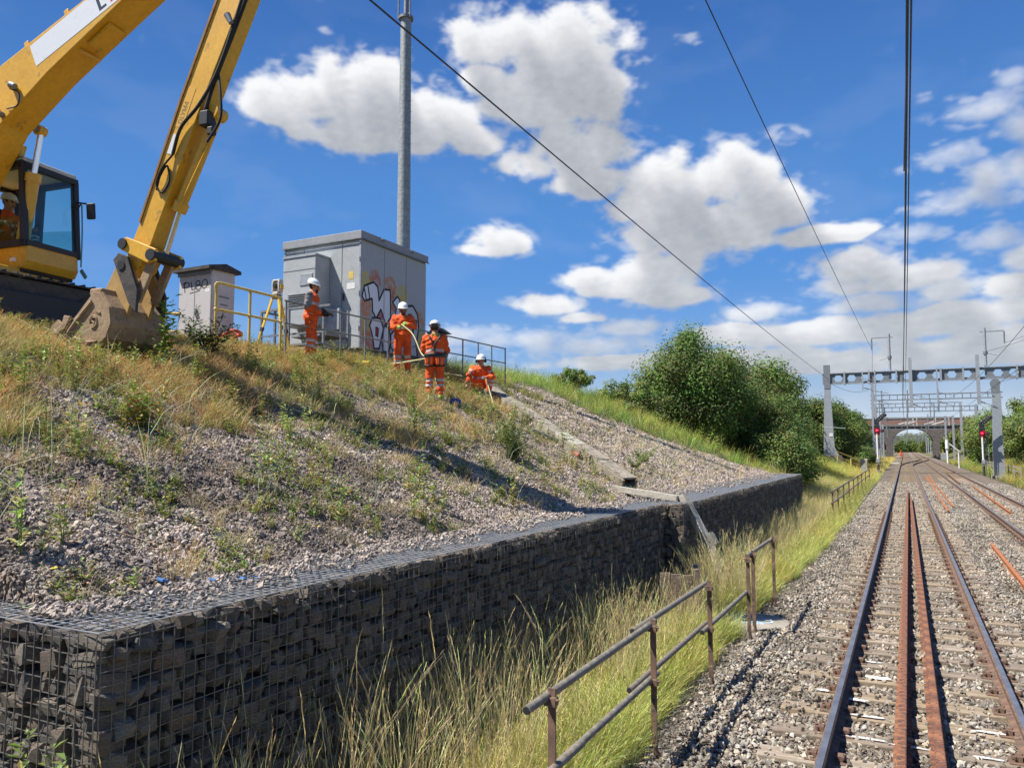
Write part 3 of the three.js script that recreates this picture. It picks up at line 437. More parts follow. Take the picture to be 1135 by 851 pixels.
// ---------------------------------------------------------------- equipment cabin with graffiti
const cabX = -12.264, cabZ = -15.478, cabY = 4.72;
{
  const t = thing('equipment_cabin', 'large grey metal equipment cabin with graffiti on its side, on the bank top', 'cabin', [cabX, cabY, cabZ]);
  const W = 2.58, L = 3.02, Hh = 3.16, gp = mottled([0.34, 0.36, 0.365], [0.40, 0.42, 0.42], { f: 5, m: 1.4, rough: 0.6, speck: [0.28, 0.29, 0.28], amount: 0.25 });
  part(t, 'plinth', [box(W - 0.1, 0.25, L - 0.1, -W / 2, 0.08, -L / 2)], M.concreteDark);
  part(t, 'body', [box(W - 0.04, Hh - 0.28, L - 0.04, -W / 2, 0.2 + (Hh - 0.28) / 2, -L / 2)], gp);
  const roof = part(t, 'roof', [rbox(W + 0.10, 0.20, L + 0.10, 0.015, -W / 2, Hh - 0.02, -L / 2)], mottled([0.22, 0.235, 0.245], [0.29, 0.30, 0.31], { f: 6, m: 1.1, rough: 0.65 }));
  part(roof, 'drip_edge', [box(W + 0.13, 0.03, 0.02, -W / 2, Hh - 0.13, 0.062), box(0.02, 0.03, L + 0.13, 0.062, Hh - 0.13, -L / 2)], M.galvDark);
  part(roof, 'lifting_eye', [rbox(0.05, 0.06, 0.14, 0.01, 0.07, Hh + 0.02, -0.85)], M.galvDark); part(roof, 'lifting_eye', [rbox(0.05, 0.06, 0.14, 0.01, 0.07, Hh + 0.02, -2.2)], M.galvDark);
  for (const [x0, x1] of [[0.0, 0.60], [0.60, 1.9], [1.9, W]]) part(t, 'front_panel', [rbox(x1 - x0 - 0.018, Hh - 0.36, 0.03, 0.008, -(x0 + x1) / 2, 0.2 + (Hh - 0.36) / 2, -0.012)], gp);
  for (const x of [0, -W]) part(t, 'corner_post', [box(0.05, Hh - 0.3, 0.05, x - Math.sign(x + 1) * 0.01, 0.2 + (Hh - 0.3) / 2, -0.01)], M.galv);
  // side panels, sprayed: silver letters with black outline and a yellow, orange and red cloud behind them
  const PX = 240, cw = Math.round(L * PX), ch = Math.round((Hh - 0.36) * PX);
  const paint = canvasTex(cw, ch, (c, w, h) => {
    const R = rng(4); c.fillStyle = '#a3a7a8'; c.fillRect(0, 0, w, h);
    for (let i = 0; i < 900; i++) { const g = 140 + 42 * R(); c.fillStyle = 'rgba(' + (g | 0) + ',' + (g + 2 | 0) + ',' + (g + 2 | 0) + ',0.10)'; c.fillRect(R() * w, R() * h, 4 + 60 * R(), 2 + 24 * R()); }
    const X = (u) => u * w, Y = (v) => v * h, dab = (u, v, r, col) => { for (let i = 0; i < 90; i++) { const a = R() * 6.3, q = Math.sqrt(R()) * r; c.globalAlpha = 0.2; c.fillStyle = col; c.beginPath(); c.arc(X(u) + Math.cos(a) * q * w, Y(v) + Math.sin(a) * q * h * 1.1, 4 + 13 * R(), 0, 6.3); c.fill(); } c.globalAlpha = 1; };
    for (const [u, v, r, col] of [[0.06, 0.37, 0.08, '#d8b820'], [0.2, 0.33, 0.08, '#b8553a'], [0.42, 0.36, 0.09, '#c0622e'], [0.6, 0.40, 0.09, '#c8a428'], [0.06, 0.62, 0.09, '#d06a28'], [0.05, 0.80, 0.09, '#d8a020'], [0.12, 0.92, 0.08, '#c04a30'], [0.88, 0.6, 0.09, '#c86a2a'], [0.93, 0.78, 0.09, '#d0a030'], [0.5, 0.50, 0.08, '#a8452e'], [0.75, 0.9, 0.1, '#b8a040'], [0.88, 0.92, 0.08, '#a04830'], [0.3, 0.6, 0.08, '#b83a3a']]) dab(u, v, r, col);
    c.lineJoin = 'round'; const shape = (pts, fill = '#dde0e4', lw = 13) => { c.beginPath(); pts.forEach(([u, v], i) => { if (!i) c.moveTo(X(u), Y(v)); else { const q = pts[i - 1]; c.quadraticCurveTo(X(q[0] * 0.25 + u * 0.75 + 0.006), Y(q[1] * 0.25 + v * 0.75 - 0.006), X(u), Y(v)); } }); c.closePath(); c.fillStyle = fill; c.strokeStyle = '#101012'; c.lineWidth = lw; c.fill(); c.stroke(); };
    shape([[0.02, 0.52], [0.05, 0.42], [0.18, 0.36], [0.24, 0.40], [0.26, 0.52], [0.33, 0.40], [0.42, 0.39], [0.43, 0.66], [0.36, 0.74], [0.29, 0.60], [0.22, 0.70], [0.17, 0.64], [0.16, 0.52], [0.06, 0.56]]);
    shape([[0.10, 0.41], [0.13, 0.54]], '#101012', 9); shape([[0.05, 0.44], [0.08, 0.55]], '#101012', 9);
    shape([[0.46, 0.50], [0.53, 0.43], [0.57, 0.46], [0.58, 0.64], [0.63, 0.66], [0.61, 0.72], [0.48, 0.70], [0.52, 0.55]]);
    shape([[0.17, 0.70], [0.28, 0.69], [0.33, 0.78], [0.30, 0.88], [0.27, 0.98], [0.20, 0.99], [0.17, 0.86], [0.13, 0.78]]); shape([[0.22, 0.78], [0.26, 0.79], [0.25, 0.87], [0.22, 0.86]], '#9a2f2c', 8);
    shape([[0.34, 0.75], [0.41, 0.76], [0.43, 0.90], [0.41, 1.0], [0.33, 1.0], [0.31, 0.9]]); shape([[0.44, 0.82], [0.50, 0.76], [0.57, 0.80], [0.56, 0.92], [0.60, 0.97], [0.50, 1.0], [0.44, 0.94]]); shape([[0.49, 0.82], [0.52, 0.83], [0.51, 0.88]], '#101012', 6);
    c.fillStyle = '#c9ccd0'; shape([[0.64, 0.58], [0.68, 0.50], [0.78, 0.48], [0.86, 0.56], [0.88, 0.70], [0.84, 0.86], [0.86, 1.0], [0.70, 1.0], [0.72, 0.86], [0.68, 0.74]], '#b4b7ba', 16);
    shape([[0.70, 0.58], [0.76, 0.57], [0.77, 0.66], [0.73, 0.67]], '#16161a', 8); shape([[0.81, 0.62], [0.85, 0.62], [0.84, 0.70]], '#3a3520', 8); shape([[0.77, 0.72], [0.80, 0.72], [0.79, 0.78]], '#101012', 6);
    c.fillStyle = '#d8d9d8'; c.fillRect(X(0.50), Y(0.655), X(0.16), Y(0.055)); c.strokeStyle = '#55585a'; c.lineWidth = 2; c.strokeRect(X(0.50), Y(0.655), X(0.16), Y(0.055)); c.fillStyle = '#606468'; c.fillRect(X(0.515), Y(0.668), X(0.05), Y(0.03));
    c.fillStyle = '#e2e3e4'; c.beginPath(); for (let i = 0; i < 10; i++) { const a = i / 10 * 6.283 - 1.57, r = i % 2 ? 8 : 19; c.lineTo(X(0.235) + Math.cos(a) * r, Y(0.62) + Math.sin(a) * r); } c.fill();
  });
  for (let k = 0; k < 3; k++) {
    const z0 = k * L / 3, l = L / 3 - 0.016, h = Hh - 0.36, tx = paint.clone(); tx.repeat.set(l / L, 1); tx.offset.set((z0 + 0.008) / L, 0);
    const p = part(t, 'side_panel', [rbox(0.03, h, l, 0.008, -0.012, 0.2 + h / 2, -z0 - L / 6)], gp);
    const g = new THREE.PlaneGeometry(l - 0.012, h - 0.012).rotateY(Math.PI / 2).translate(0.0065, 0.2 + h / 2, -z0 - L / 6); mesh(p, 'sprayed_face', g, new THREE.MeshPhysicalMaterial({ map: tx, roughness: 0.62 }));
  }
  // air-handling box on the front
  const ac = part(t, 'ventilation_box', [rbox(1.10, 1.78, 0.55, 0.02, -1.55, 1.70, 0.28)], mottled([0.36, 0.385, 0.39], [0.42, 0.44, 0.44], { f: 5, m: 1.2, rough: 0.55 }));
  part(ac, 'lid', [box(1.13, 0.05, 0.58, -1.55, 2.615, 0.285)], M.galv); for (let k = 0; k < 7; k++) part(ac, 'louvre', [box(0.8, 0.022, 0.03, -1.5, 1.28 + k * 0.055, 0.565, 0.5)], M.galvDark);
  part(ac, 'seam', [box(1.08, 0.012, 0.008, -1.55, 2.25, 0.558)], M.galvDark); part(ac, 'access_plate', [rbox(0.42, 0.30, 0.02, 0.006, -1.3, 1.98, 0.562)], M.galv);
  for (const y of [0.7, 1.6, 2.5]) part(t, 'hinge', [bar(V(-0.015, y - 0.06, 0.018), V(-0.015, y + 0.06, 0.018), 0.014, 8)], M.galvDark);
  part(t, 'door_handle', [rbox(0.04, 0.2, 0.04, 0.01, -0.52, 1.55, 0.03)], M.black); part(t, 'warning_label', [box(0.16, 0.2, 0.004, -0.3, 2.1, 0.006)], M.railYellow); part(t, 'notice_plate', [box(0.26, 0.16, 0.004, -0.3, 1.82, 0.006)], M.white);
  part(t, 'meter_box', [rbox(0.5, 0.55, 0.2, 0.015, -0.75, 0.95, 0.1)], M.galv);
}
// ---------------------------------------------------------------- graffitied locker
{
  const W = 1.0, D = 0.62, Hh = 1.62, t = thing('apparatus_locker', 'tall pale grey double-door locker tagged with black graffiti, left of the yellow handrail', 'locker', [-13.68, 4.62, -11.9], 0.0);
  const g = mottled([0.50, 0.485, 0.48], [0.57, 0.555, 0.545], { f: 5, m: 0.9, rough: 0.7, speck: [0.40, 0.37, 0.35], amount: 0.25 });
  part(t, 'body', [box(W, Hh, D, 0, Hh / 2, 0)], g); part(t, 'base', [box(W + 0.04, 0.3, D + 0.04, 0, -0.1, 0)], M.concreteDark);
  const tagTex = canvasTex(512, 1024, (c, w, h) => { const R = rng(8); c.fillStyle = '#bdb9b8'; c.fillRect(0, 0, w, h); for (let i = 0; i < 500; i++) { const q = 165 + 40 * R(); c.fillStyle = 'rgba(' + (q | 0) + ',' + (q - 3 | 0) + ',' + (q - 6 | 0) + ',0.12)'; c.fillRect(R() * w, R() * h, 3 + 30 * R(), 3 + 60 * R()); }
    c.strokeStyle = '#141416'; c.lineWidth = 15; c.lineCap = 'round'; c.lineJoin = 'round'; const L = (p) => { c.beginPath(); p.forEach(([x, y], i) => i ? c.lineTo(x, y) : c.moveTo(x, y)); c.stroke(); };
    L([[95, 260], [75, 130], [140, 110], [165, 150], [140, 190], [90, 195]]); L([[190, 110], [210, 235], [275, 215]]); c.beginPath(); c.ellipse(300, 140, 34, 34, 0, 0, 6.3); c.stroke(); c.beginPath(); c.ellipse(312, 205, 42, 36, 0, 0, 6.3); c.stroke(); c.beginPath(); c.ellipse(410, 165, 44, 66, 0.1, 0, 6.3); c.stroke(); L([[180, 285], [330, 262]]); L([[60, 130], [100, 100]]);
    c.fillStyle = '#c8a52c'; c.fillRect(455, 190, 22, 26); c.fillStyle = '#f2f2f0'; c.fillRect(425, 245, 60, 36); c.fillStyle = '#222'; c.fillRect(436, 256, 34, 6); });
  for (let k = 0; k < 2; k++) {
    const tx = tagTex.clone(); tx.repeat.set(0.49, 1); tx.offset.set(k ? 0.51 : 0, 0); const dx = (k - 0.5) * W / 2;
    const d = part(t, 'door', [rbox(W / 2 - 0.012, Hh - 0.10, 0.03, 0.006, dx, Hh / 2 - 0.01, D / 2 + 0.006)], g); mesh(d, 'sprayed_face', new THREE.PlaneGeometry(W / 2 - 0.03, Hh - 0.13).translate(dx, Hh / 2 - 0.01, D / 2 + 0.0235), new THREE.MeshPhysicalMaterial({ map: tx, roughness: 0.72 }));
    if (k) part(d, 'handle', [rbox(0.05, 0.14, 0.04, 0.01, 0.07, 0.72, D / 2 + 0.045), box(0.10, 0.05, 0.03, 0.09, 0.64, D / 2 + 0.04)], M.galvDark);
  }
  const r = part(t, 'roof', [prism([[-D / 2 - 0.12, 0], [D / 2 + 0.16, -0.02], [D / 2 + 0.16, 0.05], [0, 0.16], [-D / 2 - 0.12, 0.07]], W + 0.14).rotateY(-Math.PI / 2).translate(0, Hh, 0)], M.trackSteel); part(r, 'canopy_strip', [box(W + 0.02, 0.09, 0.03, 0, Hh - 0.06, D / 2 + 0.05)], M.galvDark);
  part(t, 'side_notice', [box(0.004, 0.035, 0.3, W / 2 + 0.003, 1.05, -0.02), box(0.004, 0.03, 0.22, W / 2 + 0.003, 0.88, -0.02)], M.galvDark);
}
tag(part(scene, 'cable_drum', [new THREE.TorusGeometry(0.13, 0.045, 8, 20).rotateX(1.35).translate(-12.62, 4.72, -11.6), new THREE.TorusGeometry(0.11, 0.04, 8, 20).rotateX(1.2).translate(-12.5, 4.80, -11.66), bar(V(-12.85, 4.66, -11.5), V(-12.45, 4.75, -11.4), 0.05, 10)], flat(0.5, 0.04, 0.025, 0.6)), 'red coiled hose on the grass at the foot of the locker', 'hose');
// ---------------------------------------------------------------- radio mast
{
  const t = thing('radio_mast', 'tall grey steel mast rising behind the equipment cabin', 'mast', [-13.75, 4.6, -19.45]);
  part(t, 'shaft', [new THREE.CylinderGeometry(0.17, 0.235, 11.5, 12).translate(0, 5.75, 0)], mottled([0.22, 0.245, 0.25], [0.33, 0.355, 0.355], { f: 9, m: 0.7, rough: 0.6, metal: 0.2, speck: [0.16, 0.18, 0.18], amount: 0.35 }));
  part(t, 'base_flange', [new THREE.CylinderGeometry(0.30, 0.30, 0.06, 20).translate(0, 0.03, 0)], M.galvDark); part(t, 'top_flange', [new THREE.CylinderGeometry(0.24, 0.24, 0.08, 16).translate(0, 11.5, 0)], M.galvDark);
  const hd = part(t, 'head_frame', [bar(V(0, 11.5, 0), V(0, 14.5, 0), 0.08, 10), ...[0, 1, 2].flatMap((k) => { const a = k * 2.094 + 0.4; return [bar(V(Math.cos(a) * 0.24, 11.45, Math.sin(a) * 0.24), V(Math.cos(a) * 0.24, 14.3, Math.sin(a) * 0.24), 0.025, 6), bar(V(0, 11.6, 0), V(Math.cos(a) * 0.24, 11.6, Math.sin(a) * 0.24), 0.02, 6)]; })], M.galvDark);
  for (let k = 0; k < 3; k++) { const a = k * 2.094 + 0.4; part(hd, 'antenna', [rbox(0.16, 1.6, 0.09, 0.03, 0, 13.2, 0.34).rotateY(a)], M.white); }
  for (let y = 1; y < 11; y += 0.35) part(t, 'climbing_peg', [bar(V(0.19, y, 0.03), V(0.30, y, 0.03), 0.008, 5)], M.galvDark);
}
// ---------------------------------------------------------------- handrails along the bank top
{
  const t = thing('yellow_handrail', 'yellow tubular handrail section on the bank top in front of the locker', 'handrail', [0, 0, 0], 0, 'bank top handrails'), x = -11.2, zs = [-9.95, -10.77, -11.6];
  zs.forEach((z) => part(t, 'post', [bar(V(x, 4.15, z), V(x, 5.42, z), 0.027, 12)], M.railYellow));
  part(t, 'top_rail', [tube([[x, 5.25, zs[0] + 0.005], [x, 5.40, zs[0] + 0.015], [x, 5.425, zs[0] - 0.06], [x, 5.425, -10.4], [x, 5.42, zs[2]]], 0.027, 10, 40)], M.railYellow); part(t, 'mid_rail', [bar(V(x, 4.93, zs[0]), V(x, 4.93, zs[2]), 0.025, 10)], M.railYellow);
  for (const z of zs) part(t, 'fitting', [new THREE.SphereGeometry(0.04, 10, 8).translate(x, 4.93, z)], M.railYellow);
  const u = thing('yellow_handrail', 'yellow handrail end seen between the bucket and the locker', 'handrail', [0, 0, 0], 0, 'bank top handrails'); part(u, 'rail', [bar(V(-14.9, 5.36, -11.2), V(-14.1, 5.33, -11.6), 0.032, 10), bar(V(-14.9, 4.95, -11.2), V(-14.1, 4.93, -11.6), 0.028, 10)], M.railYellow); part(u, 'post', [bar(V(-14.45, 4.4, -11.42), V(-14.45, 5.35, -11.42), 0.032, 10)], M.railYellow);
  const g = thing('grey_handrail', 'long dark grey steel handrail along the bank top past the cabin', 'handrail', [0, 0, 0], 0, 'bank top handrails');
  for (const z of [-11.75, -13.47, -14.35, -15.24, -16.12, -17.18, -18.83, -19.72, -20.56, -21.46]) part(g, 'post', [bar(V(x, H(x, z) - 0.1, z), V(x, 5.42 + 0.012 * (-z - 14), z), 0.021, 8)], M.galvDark);
  part(g, 'top_rail', [bar(V(x, 5.39, -11.7), V(x, 5.52, -21.5), 0.02, 8)], M.galvDark); part(g, 'mid_rail', [bar(V(x, 4.93, -11.7), V(x, 5.06, -21.5), 0.018, 8)], M.galvDark);
  const f = thing('steel_access_frame', 'dark steel step frame with handrails in front of the cabin', 'step frame', [-13.0, 4.55, -14.1]);
  for (const [px, pz] of [[-1.25, 0], [-0.8, 0], [-0.25, 0.1], [0.35, 0.1], [0.75, 0], [-1.25, -0.9], [0.75, -0.9]]) part(f, 'post', [beam(V(px, 0, pz), V(px, 1.25, pz), 0.05, 0.05)], M.galvDark);
  part(f, 'rail', [beam(V(-1.25, 1.23, 0), V(-0.25, 1.23, 0.1), 0.05, 0.05)], M.galvDark); part(f, 'rail', [beam(V(-0.25, 1.21, 0.1), V(1.0, 1.21, 0.05), 0.05, 0.05)], M.galvDark); part(f, 'rail', [beam(V(-1.25, 0.6, 0), V(0.9, 0.6, 0), 0.04, 0.04)], M.galvDark); part(f, 'rail', [beam(V(-1.25, 1.23, 0), V(-1.25, 1.23, -0.9), 0.05, 0.05)], M.galvDark);
  part(f, 'tread', [box(1.1, 0.04, 0.8, 0.2, 0.55, -0.5)], M.galvDark); part(f, 'tread', [box(1.1, 0.04, 0.3, 0.2, 0.3, 0.05)], M.galvDark);
}
// ---------------------------------------------------------------- survey instrument
{
  const t = thing('survey_tripod', 'yellow survey tripod with a total station beside the standing surveyor', 'tripod', [-11.75, 4.42, -12.05]), yl = flat(0.68, 0.46, 0.03, 0.5);
  for (let k = 0; k < 3; k++) { const a = 0.5 + k * 2.094, c = Math.cos(a), s = Math.sin(a), l = part(t, 'leg', [beam(V(c * 0.10, 1.12, s * 0.10), V(c * 0.30, 0.45, s * 0.30), 0.05, 0.03), beam(V(c * 0.30, 0.5, s * 0.30), V(c * 0.42, 0.0, s * 0.42), 0.035, 0.025)], yl); part(l, 'clamp', [beam(V(c * 0.285, 0.50, s * 0.285), V(c * 0.31, 0.42, s * 0.31), 0.07, 0.05)], M.black); part(l, 'point', [bar(V(c * 0.42, 0.02, s * 0.42), V(c * 0.435, -0.06, s * 0.435), 0.012, 6)], M.galvDark); }
  part(t, 'head', [new THREE.CylinderGeometry(0.09, 0.11, 0.06, 16).translate(0, 1.15, 0)], M.black);
  const st = part(t, 'instrument', [rbox(0.15, 0.07, 0.15, 0.02, 0, 1.22, 0), rbox(0.045, 0.24, 0.13, 0.015, -0.085, 1.37, 0), rbox(0.045, 0.24, 0.13, 0.015, 0.085, 1.37, 0), rbox(0.21, 0.04, 0.1, 0.015, 0, 1.505, 0)], flat(0.55, 0.54, 0.45, 0.5)); part(st, 'telescope', [new THREE.CylinderGeometry(0.045, 0.05, 0.18, 14).rotateX(Math.PI / 2).translate(0, 1.38, 0.01)], M.black); part(st, 'battery', [rbox(0.03, 0.1, 0.09, 0.008, 0.122, 1.36, 0)], yl);
}
tag(part(scene, 'tool_case', [rbox(0.42, 0.14, 0.24, 0.04, -10.95, H(-10.95, -13.9) + 0.12, -13.9, 0, 0.5, 0)], flat(0.72, 0.48, 0.03, 0.5)), 'small yellow case on the grass under the grey handrail', 'case');
{ const t = thing('relay_box', 'small dark pitched-roof trackside box behind the man with the harness', 'box', [-12.3, 4.6, -19.3]); part(t, 'body', [box(0.36, 1.1, 0.36, 0, 0.6, 0)], M.galvDark); part(t, 'roof', [prism([[-0.30, 0], [0.30, 0], [0, 0.20]], 0.5).translate(0, 1.18, 0)], M.trackSteel); for (const s of [-1, 1]) part(t, 'leg', [box(0.05, 0.4, 0.05, s * 0.2, -0.1, 0.2)], M.galvDark); }
tag(part(scene, 'blue_bag', [rbox(0.24, 0.12, 0.16, 0.04, -9.05, H(-9.05, -14.9) + 0.1, -14.9, 0.2, 0.7, -0.3)], flat(0.03, 0.06, 0.25, 0.6)), 'small blue bag on the slope beside the man with the harness', 'bag');
console.log('bank top');
// ---------------------------------------------------------------- excavator (x forward, z to its right)
{
  const t = thing('excavator', 'yellow tracked excavator on the bank top with its bucket resting on the crest', 'excavator', [-15.345, 4.2, -6.911], 0.122);
  // crawler tracks, standing along the railway while the upper part is slewed towards it
  for (const s of [-1, 1]) {
    const zc = s * 1.2, x0 = -1.55, x1 = 1.55, hy = 0.50, ring = (rr) => { const p = []; for (let i = 0; i <= 10; i++) { const a = -Math.PI / 2 + Math.PI * i / 10; p.push([x1 + Math.cos(a) * rr, hy + Math.sin(a) * rr]); } for (let i = 0; i <= 10; i++) { const a = Math.PI / 2 + Math.PI * i / 10; p.push([x0 + Math.cos(a) * rr, hy + Math.sin(a) * rr]); } return p; };
    const tr = part(t, 'crawler_track', [prism(ring(0.44), 0.5, 0.02, zc)], M.trackSteel), path = ring(0.475);
    tr.position.set(1.2, 0, 0); tr.rotation.y = Math.PI / 2 - 0.122;
    let per = 0; const seg = path.map((p, i) => { const q = path[(i + 1) % path.length], l = Math.hypot(q[0] - p[0], q[1] - p[1]); per += l; return [p, q, l]; });
    for (let d = 0; d < per - 0.05; d += 0.19) { let e = d; for (const [p, q, l] of seg) { if (e <= l) { const k = e / l, a = Math.atan2(q[1] - p[1], q[0] - p[0]); const x = lerp(p[0], q[0], k), y = lerp(p[1], q[1], k); part(tr, 'track_shoe', [rbox(0.175, 0.03, 0.6, 0.006, x, y, zc, 0, 0, a), box(0.02, 0.05, 0.58, x + Math.sin(a) * 0.025, y - Math.cos(a) * 0.025, zc, 0, 0, a)], M.trackSteel); break; } e -= l; } }
    part(tr, 'track_frame', [rbox(2.7, 0.46, 0.12, 0.03, 0, 0.48, zc + s * 0.27)], M.black); part(tr, 'idler', [new THREE.CylinderGeometry(0.36, 0.36, 0.56, 24).rotateX(Math.PI / 2).translate(x1, hy, zc)], M.trackSteel); part(tr, 'sprocket', [new THREE.CylinderGeometry(0.37, 0.37, 0.56, 24).rotateX(Math.PI / 2).translate(x0, hy, zc)], M.yellow);
    for (let k = 0; k < 5; k++) part(tr, 'roller', [new THREE.CylinderGeometry(0.10, 0.10, 0.58, 14).rotateX(Math.PI / 2).translate(-1.0 + 0.5 * k, 0.17, zc)], M.trackSteel);
  }
  part(t, 'undercarriage', [rbox(1.8, 0.35, 1.7, 0.05, 1.2, 0.62, 0), new THREE.CylinderGeometry(0.75, 0.75, 0.22, 28).translate(1.2, 0.86, 0)], M.black);
  // upper structure
  const hs = part(t, 'house', [rbox(3.9, 0.28, 2.5, 0.04, 0.35, 1.05, 0), rbox(2.6, 1.0, 1.15, 0.08, -0.25, 1.68, 0.68), rbox(1.9, 1.0, 1.2, 0.08, -0.65, 1.68, -0.62)], M.yellow); part(hs, 'counterweight', [rbox(0.8, 1.15, 2.5, 0.14, -1.75, 1.72, 0)], M.yellow); part(hs, 'deck_plate', [rbox(1.3, 0.12, 0.5, 0.02, 1.55, 1.2, 0.95)], M.black); part(hs, 'exhaust', [bar(V(-0.6, 2.1, 0.4), V(-0.6, 2.8, 0.4), 0.06, 12)], M.black);
  for (let k = 0; k < 6; k++) part(hs, 'louvre', [box(0.5, 0.03, 0.02, -0.6, 1.45 + 0.1 * k, 1.262)], M.black);
  // cab
  const cx0 = 1.62, cx1 = 3.36, zR = -0.46, zL = -1.46, cab = part(t, 'cab', [prism([[cx0, 1.12], [cx1 - 0.04, 1.12], [cx1 + 0.03, 1.25], [cx1, 1.52], [cx0, 1.52]], 1.0, 0.03, -0.96)], M.yellow);
  part(cab, 'lower_skirt', [rbox(1.55, 0.06, 0.98, 0.02, 2.5, 1.10, -0.96)], M.black);
  const pillars = []; const pf = [[cx1, 1.5], [cx1 - 0.16, 2.86]];
  for (const z of [zR, zL]) { pillars.push(beam(V(pf[0][0] - 0.04, 1.5, z), V(pf[1][0] - 0.02, 2.92, z), 0.10, 0.09), beam(V(cx0 + 0.04, 1.5, z), V(cx0 + 0.10, 2.95, z), 0.10, 0.09), beam(V(2.33, 1.5, z), V(2.36, 2.95, z), 0.13, 0.08), beam(V(cx0, 1.55, z), V(cx1, 1.55, z), 0.09, 0.12), beam(V(cx0, 2.92, z), V(cx1 - 0.14, 2.92, z), 0.09, 0.12)); }
  pillars.push(beam(V(cx1 - 0.02, 1.56, zR), V(cx1 - 0.02, 1.56, zL), 0.08, 0.09), beam(V(cx1 - 0.17, 2.92, zR), V(cx1 - 0.17, 2.92, zL), 0.10, 0.09), beam(V(cx0, 2.92, zR), V(cx0, 2.92, zL), 0.10, 0.09));
  part(cab, 'cab_frame', pillars, M.black); part(cab, 'rear_panel', [box(0.68, 0.5, 0.05, 1.98, 1.75, zR)], M.yellow);
  const rf = part(cab, 'roof', [rbox(1.62, 0.10, 1.02, 0.04, 2.42, 3.0, -0.96)], mottled([0.5, 0.48, 0.42], [0.58, 0.56, 0.5], { f: 5, m: 0.8, rough: 0.5 }));
  part(rf, 'light_bar', [rbox(0.06, 0.07, 0.8, 0.01, 2.95, 3.09, -0.9), rbox(0.6, 0.06, 0.05, 0.01, 2.62, 3.09, -0.52)], M.black); for (const x of [2.55, 2.78]) part(rf, 'work_lamp', [new THREE.CylinderGeometry(0.055, 0.045, 0.06, 14).rotateX(Math.PI / 2).translate(x, 3.14, -0.48)], M.galvDark); part(rf, 'beacon', [prism([[3.0, 3.05], [3.10, 3.08], [3.16, 3.25], [3.08, 3.27]], 0.10, 0.02, -0.5)], M.railYellow);
  for (const z of [zR, zL]) { part(cab, 'side_window', [prism([[2.42, 1.62], [cx1 - 0.10, 1.62], [cx1 - 0.10, 2.02], [2.42, 2.08]], 0.012, 0, z)], M.glass); part(cab, 'rear_side_window', [box(0.55, 0.8, 0.012, 2.0, 2.45, z)], M.glass); }
  part(cab, 'windscreen', [beam(V(cx1 - 0.02, 1.6, -0.96), V(cx1 - 0.155, 2.88, -0.96), 0.012, 0.92).rotateY(0)], M.glass);
  part(cab, 'wiper', [bar(V(3.1, 1.66, zR + 0.02), V(2.95, 1.92, zR + 0.02), 0.008, 5)], M.black); part(cab, 'seat', [rbox(0.5, 0.14, 0.5, 0.04, 2.25, 1.62, -0.96), rbox(0.14, 0.75, 0.48, 0.05, 2.0, 2.0, -0.96, 0, 0, 0.15)], M.rubber); part(cab, 'control_lever', [bar(V(2.75, 1.55, -0.72), V(2.72, 2.0, -0.72), 0.014, 6), new THREE.SphereGeometry(0.035, 8, 6).translate(2.72, 2.02, -0.72)], M.black);
  part(cab, 'headlight', [rbox(0.14, 0.07, 0.03, 0.012, 3.08, 1.28, zR + 0.005)], M.white); part(cab, 'grab_handle', [tube([[2.2, 1.32, zR + 0.01], [2.15, 1.32, zR + 0.05], [2.05, 1.32, zR + 0.05], [2.0, 1.32, zR + 0.01]], 0.014, 6)], M.black);
  const mir = part(cab, 'mirror_arm', [tube([[cx1 - 0.12, 2.55, zL], [cx1 + 0.0, 2.53, zL - 0.02], [cx1 + 0.16, 2.50, zL - 0.03]], 0.016, 6), bar(V(cx1 - 0.02, 2.52, zL - 0.02), V(cx1 - 0.10, 2.38, zL), 0.012, 6)], M.black); part(mir, 'mirror', [rbox(0.15, 0.30, 0.06, 0.03, cx1 + 0.22, 2.36, zL - 0.03, 0, 0.5, 0.08)], M.black);
  part(cab, 'hanging_strap', [tube([[cx1 + 0.0, 2.5, zL - 0.02], [cx1 + 0.04, 2.0, zL - 0.02], [cx1 + 0.05, 1.35, zL - 0.02]], 0.014, 5), rbox(0.07, 0.2, 0.03, 0.01, cx1 + 0.12, 1.22, zL - 0.02, 0, 0, 0.7)], flat(0.12, 0.30, 0.26, 0.6));
  cab.position.set(-0.93, 0.06, 0.14);
  // boom
  const bp = [[0.85, 1.75], [1.0, 1.45], [1.3, 1.6], [1.78, 2.5], [2.46, 3.42], [3.47, 4.13], [4.95, 5.0], [7.45, 6.42], [7.62, 6.70], [7.3, 6.92], [4.21, 5.2], [2.39, 4.42], [1.75, 3.9], [1.2, 2.9]];
  const boom = part(t, 'boom', [prism(bp, 0.5, 0.015)], M.yellow);
  // white maker's panel near the top of the boom, lettering cut by the frame in the photograph
  const logo = canvasTex(1024, 160, (c, w, h) => { c.fillStyle = '#dfe2e6'; c.fillRect(0, 0, w, h); const R = rng(3); for (let i = 0; i < 200; i++) { c.fillStyle = 'rgba(150,150,150,0.08)'; c.fillRect(R() * w, R() * h, 30 * R(), 10 * R()); } c.font = 'bold 150px sans-serif'; c.fillStyle = '#16233c'; c.fillText('L', 560, 140); c.fillStyle = '#c02a34'; c.beginPath(); c.moveTo(668, 140); c.lineTo(700, 30); c.lineTo(750, 30); c.lineTo(760, 140); c.fill(); });
  const lg = new THREE.PlaneGeometry(2.6, 0.40), ang = 0.43; lg.rotateZ(ang).translate(4.30, 4.98, 0.2535); mesh(boom, 'maker_panel', lg, new THREE.MeshPhysicalMaterial({ map: logo, roughness: 0.45 }));
